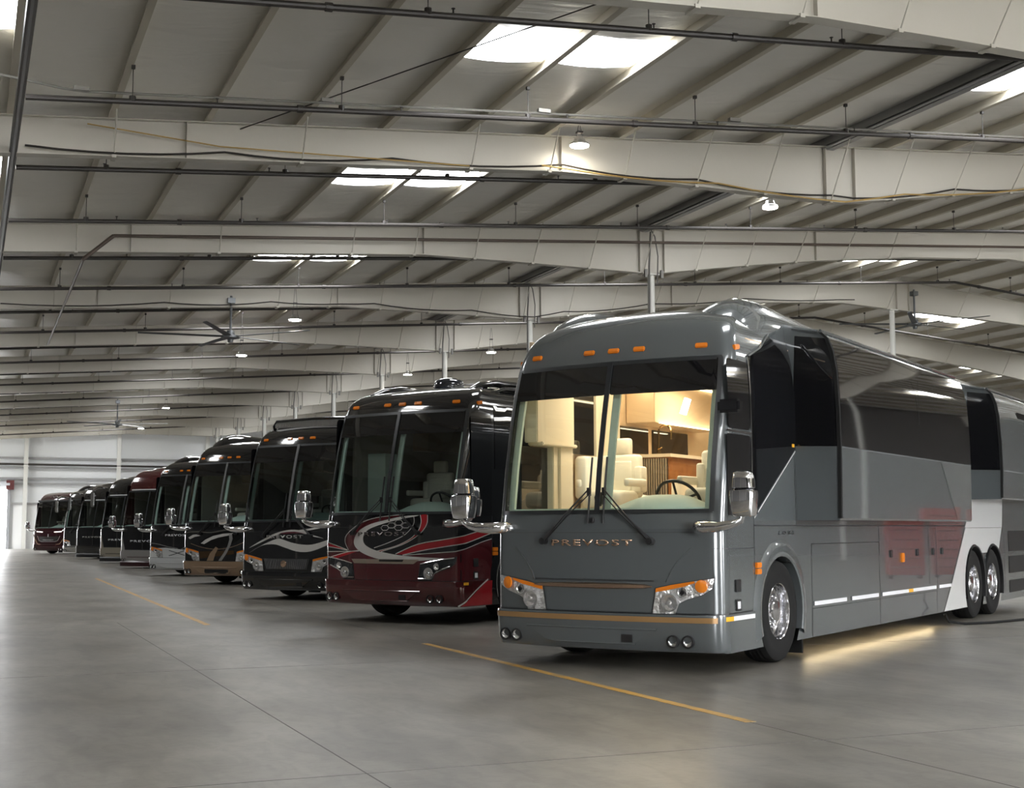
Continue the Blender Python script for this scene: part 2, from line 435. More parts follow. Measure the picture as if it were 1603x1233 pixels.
# feed main along the left and its riser
b = MB(); b.tube([(.56, -6, 8.1), (.56, 60, 8.15)], .07, 10); tag(b.build('sprinkler_main', PIPEM, smooth=True), 'thick dark main pipe running away along the left edge of the ceiling', 'pipe')
b = MB(); b.tube([(32, 33.95, 10.55), (3.15, 33.95, 8.62), (2.45, 33.95, 7.98), (2.6, 52.2, 8.25)], .04, 8); b.tube([(3.15, 33.95, 8.62), (2.45, 33.95, 7.98)], .048, 8)
tag(b.build('gas_pipe', PIPEB, smooth=True), 'thin brown pipe along a roof frame that bends diagonally down at its left end', 'pipe')
b = MB(); b.tube([(-2, 22.3, 8.50), (.25, 22.3, 8.60), (1.23, 22.3, 8.49), (1.58, 22.3, 8.48), (7.8, 22.3, 8.92), (21.1, 22.3, 9.84), (30, 22.3, 10.4)], .022, 6)
for x in (1.5, 5.6, 9.7, 13.8): b.box(x-.12, 22.25, 8.37+.0715*x-.0, x+.12, 22.35, 8.44+.0715*x)
tag(b.build('electrical_conduit', mat('conduit_grey', (.25, .24, .22), .45, .4)), 'slim grey electrical conduit with boxes above a sprinkler pipe', 'conduit')
b = MB(); b.tube([(4.6, 25.1, 8.98), (9.5, 16.1, 9.36), (10.2, 14.8, 9.4)], .012, 5); tag(b.build('tension_cable', PIPEM), 'thin diagonal steel cable crossing below the nearest skylight', 'cable')
# sagging cable bundles along the lower flange of frames
def festoon(k, xs4, m, lab, r=.02, dz=.05, grp=None, yo=.15):
    Y = Y0+BAY*k-yo; b = MB()
    def zb(x):
        for (xa, za), (xb_, zz) in zip(BOTP, BOTP[1:]):
            if xa <= x <= xb_: return za+(zz-za)*(x-xa)/(xb_-xa)
    for xa, xb_ in zip(xs4, xs4[1:]):
        pts = []
        for j in range(7):
            t = j/6; x = xa+(xb_-xa)*t
            pts.append((x, Y, zb(x)+dz+.09-.10*4*t*(1-t)*min(1, (xb_-xa)/3)))
        b.tube(pts, r, 5)
    tag(b.build('power_cable', m, smooth=True), lab, 'cable', grp)
festoon(-1, [.75, 4.3, 7.6, 11.3, 14.5, 18, 21.5, 25, 30], PIPEM, 'dark cable draped along the lower edge of the nearest full roof frame', .022)
festoon(-1, [10.8, 15, 20, 24, 31], mat('yellow_cable', (.45, .30, .10), .5), 'yellowish cable lying on the lower edge of the nearest full roof frame', .018, .0, yo=.21)
festoon(1, [.75, 5.6, 9, 12.5, 16, 19.5, 23, 27, 32], PIPEM, 'dark cable draped along the lower edge of a roof frame above the large fan', .02, yo=.30)
b = MB(); b.tube([(1.8, 24.93, 8.72), (4.2, 24.93, 8.55), (7, 24.93, 8.62), (9.2, 24.93, 8.68)], .014, 5); tag(b.build('power_cable', mat('yellow_cable', (.45, .30, .10), .5)), 'yellow cable sloping across the web of the roof frame at upper left', 'cable')

# high bay lamps
LEDM = emis('led_panel', (1., .93, .80), 55.)
def highbay(loc, drop, lab):
    root = empty('ceiling_light', loc); tag(root, lab, 'light', 'hanging ceiling lights')
    b = MB(); M = Matrix.Identity(4)
    b.lathe([(.02, .16), (.10, .15), (.13, .06), (.19, .03), (.21, 0), (.20, -.02)], M, 24); b.build('lamp_housing', ALU, root, smooth=True)
    b = MB(); b.lathe([(.195, -.012), (.19, -.04), (.001, -.045)], M, 24); b.build('lamp_lens', LEDM, root, smooth=True)
    b = MB(); b.tube([(-.08, 0, .1), (-.02, 0, .1+drop)], .006, 5); b.tube([(.08, 0, .1), (.02, 0, .1+drop)], .006, 5); b.box(-.06, -.06, .1+drop*.45, .06, .06, .14+drop*.45)
    b.build('hanging_chain', PIPEM, root)
highbay((11.5, 24.6, 9.28), .3, 'white round ceiling light hanging in front of the nearest full roof frame')
highbay((18.9, 28.9, 9.6), .55, 'bright ceiling light hanging below the roof above the grey coach')
highbay((9.73, 42.8, 8.2), .9, 'white ceiling light hanging just right of the large fan')
highbay((9.66, 51.6, 8.1), 1.0, 'white ceiling light hanging behind the large fan, before a bright frame')
highbay((20.0, 51.6, 8.7), .9, 'small ceiling light glowing behind the column above the maroon coach')
highbay((10.5, 79.0, 8.4), .8, 'small far ceiling light above the black coaches at left')
highbay((11.2, 97.0, 8.5), .8, 'farthest ceiling light in front of the far wall frames')
highbay((19.2, 60.5, 8.7), .9, 'small distant ceiling light near the second column from the grey coach')
# big fans
def fan(loc, topz, R, ph, lab, m1, nb=5):
    root = empty('ceiling_fan', loc); tag(root, lab, 'fan', 'large ceiling fans')
    b = MB(); b.tube([(0, 0, .1), (0, 0, topz-loc[2])], .04, 8); b.box(-.12, -.12, topz-loc[2]-.25, .12, .12, topz-loc[2]-.08); b.build('down_rod', mat('fan_grey', (.18, .19, .2), .4, .5), root)
    b = MB(); b.lathe([(.02, .2), (.12, .18), (.14, .05), (.3, .02), (.3, -.06), (.1, -.1), (.08, -.2), (.01, -.2)], Matrix.Identity(4), 20); b.build('fan_hub', mat('fan_grey', (.18, .19, .2), .4, .5), root, smooth=True)
    for i in range(nb):
        a = ph+2*PI*i/nb; b = MB(); M = Matrix.Rotation(a, 4, 'Z') @ Matrix.Rotation(.18, 4, 'X')
        rings = []
        for j in range(6):
            x = .28+(R-.28)*j/5; w = .11-.03*j/5
            rings.append([M @ Vector((x, w*cos(q*PI/4), .018*sin(q*PI/4)+.03*j/5)) for q in range(8)])
        b.loft(rings, True, True); b.build('fan_blade', m1, root, smooth=True)
FB = mat('fan_blade_grey', (.11, .12, .125), .35, .4)
fan((7.76, 43.42, 7.62), 8.95, 2.9, .5, 'large grey five-bladed ceiling fan hanging above the black coaches', FB)
fan((7.9, 80, 7.45), 8.9, 2.9, .9, 'distant large ceiling fan near the far wall at left', FB)
fan((35.0, 43.3, 9.5), 10.9, 3.0, .2, 'large ceiling fan hanging under the ridge behind the grey coach roof', FB)

# ================================================================== COACHES
def interp(x, xs, ys):
    if x <= xs[0]: return ys[0]
    for i in range(1, len(xs)):
        if x <= xs[i]:
            t = (x-xs[i-1])/(xs[i]-xs[i-1]); return ys[i-1]+t*(ys[i]-ys[i-1])
    return ys[-1]
ZP = [.18, .56, 1.0, 1.37, 1.53, 2.0, 2.5, 2.8, 3.06, 3.12, 3.20, 3.28, 3.36, 3.43, 3.49, 3.54, 3.58, 3.62, 3.65, 3.67]
YF = [.02, 0, -.005, 0, .03, .10, .205, .28, .355, .375, .41, .45, .51, .58, .66, .76, .88, 1.06, 1.35, 1.9]
HWD = [1.27, 1.28, 1.28, 1.28, 1.28, 1.28, 1.28, 1.277, 1.262, 1.255, 1.24, 1.222, 1.20, 1.17, 1.13, 1.08, 1.01, .90, .72, .40]
RC, HB, BOW = .16, 1.28, .10
SF = HB-RC                      # where the corner arc starts
SS = SF+RC*PI/2                 # where the side starts
def yfz(z): return interp(z, ZP, YF)
def hwz(z): return interp(z, ZP, HWD)
def U0(s, z):
    a = abs(s); sg = 1 if s >= 0 else -1; yf = yfz(z)
    if a <= SF: x = a; y = yf+BOW*(a/SF)**2
    elif a <= SS:
        t = (a-SF)/RC; x = SF+RC*sin(t); y = yf+BOW+RC*(1-cos(t))
    else: x = HB; y = max(yf+BOW+RC, BOW+RC+(a-SS))
    return Vector((sg*x*hwz(z)/HB, y, z))
def U(s, z, off=0.):
    p = U0(s, z)
    if not off: return p
    e = .01; ds = U0(s+e, z)-U0(s-e, z); dz = U0(s, z+e)-U0(s, z-e); n = ds.cross(dz).normalized()
    return p+n*off
def SY(y): return SS+(y-BOW-RC)   # unrolled coordinate of a point on the side
def patch_bm(poly, du=.12, dv=.12):
    bm = bmesh.new(); vs = [bm.verts.new((u, v, 0)) for u, v in poly]; bm.faces.new(vs); bm.normal_update()
    bmesh.ops.triangulate(bm, faces=bm.faces[:])
    us = [p[0] for p in poly]; vv = [p[1] for p in poly]
    def cuts(lo, hi, d, extra=()):
        out = [c for c in extra if lo < c < hi]; c = math.ceil(lo/d)*d
        while c < hi: out.append(c); c += d
        return out
    for c in cuts(min(us), max(us), du, (SF, SF+.06, SF+.12, SF+.19, SS, -SF, -SF-.06, -SF-.12, -SF-.19, -SS)):
        bmesh.ops.bisect_plane(bm, geom=bm.verts[:]+bm.edges[:]+bm.faces[:], plane_co=(c, 0, 0), plane_no=(1, 0, 0), dist=1e-5)
    for c in cuts(min(vv), max(vv), dv):
        bmesh.ops.bisect_plane(bm, geom=bm.verts[:]+bm.edges[:]+bm.faces[:], plane_co=(0, c, 0), plane_no=(0, 1, 0), dist=1e-5)
    return bm
def patch(name, poly, m, parent, off=.004, mapper=U, du=.12, dv=.12, thick=.0, polys=None):
    """A decal / panel that follows the body surface; thick > 0 gives it side walls."""
    me = bpy.data.meshes.new(name); allb = bmesh.new()
    for pl in (polys or [poly]):
        bm = patch_bm(pl, du, dv)
        if thick:
            r = bmesh.ops.extrude_face_region(bm, geom=bm.faces[:])
            for v in r['geom']:
                if isinstance(v, bmesh.types.BMVert): v.co.z = 1.
        for v in bm.verts:
            v.co = mapper(v.co.x, v.co.y, off+(thick if v.co.z > .5 else 0) if thick else off)
        t = bpy.data.meshes.new('t'); bm.to_mesh(t); bm.free(); allb.from_mesh(t); bpy.data.meshes.remove(t)
    allb.normal_update()
    bmesh.ops.recalc_face_normals(allb, faces=allb.faces[:])
    if not thick:
        # face outwards (away from the coach axis)
        for f in allb.faces:
            c = f.calc_center_median(); out = Vector((c.x, c.y-6 if abs(c.x) < 1.1 else 0, 0))
            if f.normal.dot(out) < 0: f.normal_flip()
    allb.to_mesh(me); allb.free()
    return link(name, me, parent, (m,), True, 40)
def rectp(u0, v0, u1, v1): return [(u0, v0), (u1, v0), (u1, v1), (u0, v1)]
def roundrect(u0, v0, u1, v1, r, n=5):
    out = []
    for cx_, cy_, a in ((u1-r, v0+r, -90), (u1-r, v1-r, 0), (u0+r, v1-r, 90), (u0+r, v0+r, 180)):
        for i in range(n+1):
            t = math.radians(a+90*i/n); out.append((cx_+r*cos(t), cy_+r*sin(t)))
    return out
def ribbon(pts, w):
    out1, out2 = [], []
    for i, p in enumerate(pts):
        a = pts[max(i-1, 0)]; b = pts[min(i+1, len(pts)-1)]; dx, dy = b[0]-a[0], b[1]-a[1]; L = math.hypot(dx, dy) or 1
        nx, ny = -dy/L*w/2, dx/L*w/2; out1.append((p[0]+nx, p[1]+ny)); out2.append((p[0]-nx, p[1]-ny))
    return [[out1[i], out1[i+1], out2[i+1], out2[i]] for i in range(len(pts)-1)]
def smooth_poly(pts, n=4, closed=True):
    """Catmull-Rom through the points"""
    out = []; N = len(pts)
    for i in range(N if closed else N-1):
        g = (lambda k: pts[k % N]) if closed else (lambda k: pts[max(0, min(N-1, k))])
        p0, p1, p2, p3 = g(i-1), g(i), g(i+1), g(i+2)
        for j in range(n):
            t = j/n
            out.append(tuple(.5*((2*p1[d])+(-p0[d]+p2[d])*t+(2*p0[d]-5*p1[d]+4*p2[d]-p3[d])*t*t+(-p0[d]+3*p1[d]-3*p2[d]+p3[d])*t**3) for d in (0, 1)))
    if not closed: out.append(pts[-1])
    return out
_txt = {}
def lettering(name, text, cx, cz, width, height, m, parent, off=.004, thick=.012, mapper=U, gap=1.25):
    if text not in _txt:
        cu = bpy.data.curves.new('t', 'FONT'); cu.body = text; cu.space_character = gap; cu.offset = .012
        o = bpy.data.objects.new('t', cu); C.objects.link(o); bpy.context.view_layer.update()
        me = bpy.data.meshes.new_from_object(o.evaluated_get(bpy.context.evaluated_depsgraph_get()))
        _txt[text] = me; bpy.data.objects.remove(o)
    me = _txt[text].copy(); xs = [v.co.x for v in me.vertices]; ys = [v.co.y for v in me.vertices]
    x0, x1, y0, y1 = min(xs), max(xs), min(ys), max(ys)
    bm = bmesh.new(); bm.from_mesh(me)
    r = bmesh.ops.extrude_face_region(bm, geom=bm.faces[:])
    for v in r['geom']:
        if isinstance(v, bmesh.types.BMVert): v.co.z = 1
    for v in bm.verts:
        v.co = mapper(cx+((v.co.x-x0)/(x1-x0)-.5)*width, cz+((v.co.y-y0)/(y1-y0)-.5)*height, off+(thick if v.co.z > .5 else 0))
    bmesh.ops.recalc_face_normals(bm, faces=bm.faces[:]); bm.to_mesh(me); bm.free()
    return link(name, me, parent, (m,))
CACHE = {}
def inst(key, fn, name, parent, loc=(0, 0, 0), mirror=False):
    """Repeat a part: first call builds it, later ones share its mesh (sub-parts too)."""
    if key not in CACHE:
        o = fn(name, parent); CACHE[key] = o
    else:
        src = CACHE[key]; o = src.copy(); C.objects.link(o); o.parent = parent
        for ch in src.children: c_ = ch.copy(); C.objects.link(c_); c_.parent = o
    o.location = loc; o.scale = (-1 if mirror else 1, 1, 1)
    return o
# ---- parts --------------------------------------------------------
def wheel_fn(name, parent):     # axis along x, outer face at +x
    M = Matrix.Rotation(PI/2, 4, 'Y'); b = MB()
    b.lathe([(.29, -.14), (.40, -.145), (.47, -.15), (.505, -.13), (.52, -.09), (.52, .09), (.505, .13), (.47, .15), (.40, .145), (.29, .14), (.285, .10), (.285, -.10), (.29, -.14)], M, 48)
    for i in range(4):
        b.lathe([(.5205, -.075+i*.045), (.522, -.072+i*.045), (.522, -.052+i*.045), (.5205, -.049+i*.045)], M, 48)
    t = b.build(name, RUBBER, parent, smooth=True)
    r = MB(); r.lathe([(.292, .13), (.286, .142), (.278, .135), (.272, .10), (.268, .03), (.255, .02), (.19, .012), (.165, .03), (.12, .035), (.118, .09), (.105, .115), (.05, .125), (.001, .127)], M, 48)
    r.build('rim', ALU, t, smooth=True)
    h = MB()
    for i in range(10):
        a = 2*PI*i/10+.1; y, z = .222*cos(a), .222*sin(a)
        h.lathe([(.001, .022), (.026, .022), (.028, .016)], Matrix.Translation((0, y, z)) @ M, 12)
    h.build('hand_hole', BLACKP, t)
    n_ = MB()
    for i in range(10):
        a = 2*PI*i/10+.1+PI/10; y, z = .150*cos(a), .150*sin(a)
        n_.lathe([(.018, .03), (.018, .055), (.012, .075), (.001, .08)], Matrix.Translation((0, y, z)) @ M, 8)
    n_.build('lug_nut', CHROME, t, smooth=True)
    return t
def mirror_fn(name, parent):
    """Chrome arm sweeping out of the front corner, tall two piece head."""
    b = MB(); rings = []
    for x, y, z, a, h in ((1.02, .08, 1.385, .03, .045), (1.08, .0, 1.385, .06, .062), (1.2, -.06, 1.38, .065, .06), (1.35, -.08, 1.385, .06, .05), (1.48, -.07, 1.41, .05, .04), (1.57, -.04, 1.45, .045, .035), (1.585, -.02, 1.52, .04, .03)):
        rings.append([Vector((x, y+a*cos(t*PI/5), z+h*sin(t*PI/5))) for t in range(10)])
    b.loft(rings, True, True); arm = b.build(name, CHROME, parent, smooth=True, ang=50)
    def shell(zs, x, y, nm):
        m_ = MB(); rings = []
        for z, w, d in zs:
            rings.append([Vector((x+w*cn(cos(t*PI/8), .32), y+d*cn(sin(t*PI/8), .45), z)) for t in range(16)])
        m_.loft(rings, True, True); return m_.build(nm, CHROME, arm, smooth=True, ang=55)
    cn = lambda v, p: math.copysign(abs(v)**p, v)
    shell([(1.478, .07, .05), (1.488, .10, .08), (1.55, .110, .10), (1.68, .122, .105), (1.72, .118, .10), (1.735, .09, .07)], 1.585, -.02, 'mirror_head')
    shell([(1.738, .08, .06), (1.748, .10, .08), (1.83, .092, .075), (1.885, .085, .07), (1.90, .06, .05)], 1.585, -.02, 'mirror_head')
    g = MB(); g.box(1.495, .078, 1.50, 1.675, .092, 1.71); g.build('mirror_glass', BLACKG, arm)
    return arm
def tail_mirror_fn(name, parent):   # hangs from the roof corner (newer coaches)
    b = MB(); b.tube([(1.1, .3, 3.15), (1.2, -.1, 3.2), (1.25, -.3, 3.1), (1.25, -.33, 2.95)], [.05, .06, .05, .04], 10); arm = b.build(name, CHROME, parent, smooth=True)
    g = MB(); g.box(1.14, -.42, 2.35, 1.36, -.27, 2.98); g.build('mirror_head', CHROME, arm, bevel=.04, smooth=True); return arm
def wiper_fn(name, parent):     # right hand one: pivots at the outside, rods lean to the middle
    b = MB(); p0 = U(.60, 1.25, .05); p1 = U(.10, 1.74, .06)
    b.tube([p0, (p0+p1)/2+Vector((0, -.03, 0)), p1], [.012, .009, .008], 6)
    q0 = p0+Vector((-.05, 0, .03)); q1 = p1+Vector((-.04, 0, -.02)); b.tube([q0, (q0+q1)/2+Vector((0, -.03, 0)), q1], .006, 6)
    b.tube([p0+Vector((0, .045, 0)), p0+Vector((0, -.03, 0))], .035, 10); b.tube([p0, p0+(p1-p0)*.3+Vector((0, -.02, 0))], [.028, .013], 8)
    o = b.build(name, BLACKP, parent, smooth=True)
    c_ = MB(); c_.tube([U(.085, 1.42, .03), U(.085, 1.75, .035), U(.085, 2.08, .03)], .011, 6); c_.box(.07, U(.085, 1.74).y-.07, 1.70, .1, U(.085, 1.74).y-.03, 1.78)
    c_.build('wiper_blade', BLACKP, o); return o
def lamp(b, x, z, r, mi=0, off=.0, depth=.03):
    p = U(x, z, off); M = Matrix.Translation(p) @ Matrix.Rotation(PI/2, 4, 'X')
    b.lathe([(r, 0), (r, .012), (r*.9, .012), (r*.55, -depth*.2), (r*.18, -depth*.5), (.001, -depth*.5)], M, 24, mi)
HLP = [(.60, .562), (.64, .80), (.80, .835), (1.02, .872), (1.21, .90), (1.19, .80), (1.10, .745), (.95, .70), (.87, .66), (.83, .562)]
def head_fn(dark, mx):
    def f(name, parent):
        sg = -1 if mx else 1; P_ = [(sg*x, z) for x, z in HLP]
        cx_, cz_ = sum(p[0] for p in P_)/len(P_), sum(p[1] for p in P_)/len(P_)
        o = patch(name, [(cx_+(x-cx_)*1.045, cz_+(z-cz_)*1.07) for x, z in P_], GASK, parent, .003, du=.08, dv=.08)
        o2 = patch('lamp_housing', P_, mat('lamp_dark', (.06, .065, .07), .15, .6, bump=(30, .5, (1, 1, 1))) if dark else LENS, o, .008, du=.04, dv=.04)
        b = MB()
        lamp(b, sg*.78, .665, .085, 0, .022); lamp(b, sg*.91, .765, .05, 0, .022)
        b.lathe([(.03, .02), (.02, .035), (.001, .038)], Matrix.Translation(U(sg*.78, .665, .02)) @ Matrix.Rotation(PI/2, 4, 'X'), 14)
        b.build('lamp_bowl', CHROME if dark else LAMPD, o, smooth=True)
        if not dark:
            b = MB(); b.lathe([(.062, .0), (.06, .014), (.04, .022), (.001, .025)], Matrix.Translation(U(sg*1.09, .825, .012)) @ Matrix.Rotation(PI/2, 4, 'X') @ Matrix.Rotation(sg*.3, 4, 'Y'), 20); b.build('turn_lamp', AMBER, o, smooth=True)
            patch('amber_strip', [(sg*x, z) for x, z in [(.635, .762), (.64, .80), (.80, .835), (1.02, .872), (1.03, .855), (.90, .815), (.75, .785)]], AMBER, o, .014, du=.06)
            b = MB(); b.lathe([(.022, 0), (.02, .012), (.001, .014)], Matrix.Translation(U(sg*.91, .765, .03)) @ Matrix.Rotation(PI/2, 4, 'X'), 12); b.build('lamp_core', BLACKP, o, smooth=True)
        else:
            b = MB(); pts = [U(sg*x, z, .014) for x, z in [(.64, .80), (.80, .835), (1.02, .872), (1.19, .89)]]; b.tube(pts, .009, 6); b.tube([U(sg*x, z, .014) for x, z in [(.60, .59), (.82, .59), (.87, .67), (.97, .72), (1.12, .77)]], .009, 6); b.build('lamp_edge', CHROME, o, smooth=True)
        return o
    return f
def marker_fn(name, parent):
    b = MB(); b.box(-.062, -.016, -.026, .062, .02, .026); return b.build(name, AMBER, parent, bevel=.008)
def fog_fn(name, parent):
    b = MB(); M = Matrix.Rotation(PI/2, 4, 'X')
    b.lathe([(.062, -.02), (.062, .012), (.05, .014), (.048, -.02)], M, 20); o = b.build(name, BLACKP, parent, smooth=True)
    b = MB(); b.lathe([(.047, -.005), (.03, -.018), (.001, -.02)], M, 16); b.build('lamp_bowl', LAMPD, o, smooth=True); return o
def steering_fn(name, parent):
    b = MB(); M = Matrix.Translation((.56, .72, 1.66)) @ Matrix.Rotation(-.95, 4, 'X')
    pts = [M @ Vector((.235*cos(2*PI*i/28), .235*sin(2*PI*i/28), 0)) for i in range(29)]
    b.tube(pts, .017, 8, caps=False)
    for a in (-.3, PI+.3, PI/2*3): b.tube([M @ Vector((.04*cos(a), .04*sin(a), -.02)), M @ Vector((.23*cos(a), .23*sin(a), 0))], .014, 6)
    b.lathe([(.06, -.05), (.065, -.02), (.05, 0), (.001, .004)], M, 16); b.tube([M @ Vector((0, 0, -.03)), M @ Vector((0, 0, -.35))], .03, 8)
    return b.build(name, BLACKP, parent, smooth=True)
def dash_fn(name, parent):
    b = MB(); rings = []
    for x in [-1.16+.116*i for i in range(21)]:
        hump = .14*math.exp(-((x-.55)/.42)**4)
        y0 = U(x, 1.56).y+.03
        rings.append([Vector((x, y, z)) for y, z in ((y0, 1.36), (y0, 1.53+hump*.15), (y0+.18, 1.565+hump*.75), (y0+.34, 1.57+hump), (y0+.46, 1.55+hump*.8), (y0+.5, 1.45), (y0+.5, 1.2))])
    b.loft(rings, False); return b.build(name, MINT, parent, smooth=True, ang=60)
def pillar_fn(name, parent):     # pale trim round the inside of the windscreen
    polys = [[(s, 1.58), (s+.10*q, 1.58), (s+.10*q, 2.98), (s, 2.98)] for s, q in ((1.20, -1), (-1.20, 1))]
    polys += [[(.035, 1.58), (.115, 1.58), (.115, 2.9), (.035, 2.9)]]
    polys += [rectp(-1.2, 2.78, 1.2, 2.86)]
    polys += [rectp(-1.18, 1.56, 1.18, 1.585)]
    return patch(name, None, MINT, parent, -.09, polys=polys, thick=.03)
def seat_fn(m):
    def f(name, parent):
        b = MB(); b.pad(-.26, -.26, 1.60, .26, .27, 1.80); o = b.build(name, m, parent, smooth=True, ang=70)
        b = MB(); b.pad(-.25, .20, 1.72, .25, .37, 2.22); b.pad(-.17, .175, 1.80, .17, .24, 2.14); b.pad(-.30, .19, 1.78, -.2, .35, 2.08); b.pad(.2, .19, 1.78, .30, .35, 2.08)
        b.build('seat_back', m, o, smooth=True, ang=70)
        b = MB(); b.pad(-.13, .23, 2.21, .13, .35, 2.41, .6); b.build('head_rest', CREAM, o, smooth=True, ang=70)
        b = MB(); b.pad(-.35, -.2, 1.84, -.27, .25, 1.93); b.pad(.27, -.2, 1.84, .35, .25, 1.93); b.build('arm_rest', m, o, smooth=True, ang=70)
        b = MB(); b.box(-.18, -.18, 1.22, .18, .2, 1.62); b.build('seat_base', DARKI, o)
        return o
    return f
def shell_mesh(holes, zlist, smax, name, m, parent, off=0., close_top=False, rear=13.6, inner=None):
    scol = [0, .08, .25, .45, .65, .85, 1.0, SF, SF+.04, 1.20, SF+.12, SF+.16, SF+.20, SS]+[SY(y) for y in (.35, .6, .95, 1.4, 2.1, 2.8, 3.6, 4.6, 6, 7.5, 9.4, 11, 12.3, rear-.3, rear)]
    scol = [s for s in scol if s <= smax+1e-6]
    cols = [-s for s in reversed(scol)]+scol[1:]
    b = MB(); grid = []
    for z in zlist:
        row = [U(s, z, off) if abs(s) < SS else U0(s, z)+Vector((off*(1 if s > 0 else -1), 0, 0)) for s in cols]
        grid.append(row)
    n = len(cols); b.v = [tuple(v) for r in grid for v in r]
    for i in range(len(zlist)-1):
        for j in range(n-1):
            sc = (cols[j]+cols[j+1])/2; zc = (zlist[i]+zlist[i+1])/2
            if any(abs(sc) < h[0] and h[1] < zc < h[2] for h in holes): continue
            b.f.append((i*n+j, i*n+j+1, (i+1)*n+j+1, (i+1)*n+j)); b.mi.append(0)
        if smax > 5: b.f.append((i*n+n-1, i*n, (i+1)*n, (i+1)*n+n-1)); b.mi.append(0)
    if close_top:
        t = (len(zlist)-1)*n
        for j in range(n//2):
            a, c_ = t+j, t+n-1-j
            if a+1 < c_-1 or True: b.f.append((a, a+1, c_-1, c_)) if a+1 < c_-1 else None
            if a+1 < c_-1: b.mi.append(0)
    return b.build(name, m, parent, smooth=True, ang=48, fixn=True)
def side_map(sgn):
    def f(y, z, off=0.): return Vector((sgn*(hwz(z)+off), y, z))
    return f
RS, LS = side_map(1), side_map(-1)
def arch_poly(y0, y1, zb, zt_, arches, r=.60, cz=.52, n=18):
    """side panel outline in (y, z) with wheel openings cut from its lower edge"""
    out = [(y0, zb)]
    for cy in arches:
        dy = math.sqrt(max(0, r*r-(zb-cz)**2)); a0 = math.atan2(zb-cz, -dy); a1 = math.atan2(zb-cz, dy)
        a0 = a0 % (2*PI) if a0 < 0 else a0
        if a0 < PI: a0 = a0
        for i in range(n+1):
            a = a0+(a1-a0)*i/n; out.append((cy+r*cos(a), cz+r*sin(a)))
    out += [(y1, zb), (y1, zt_), (y0, zt_)]
    return out
FW, DW, TW = 1.60, 9.50, 10.66      # axles
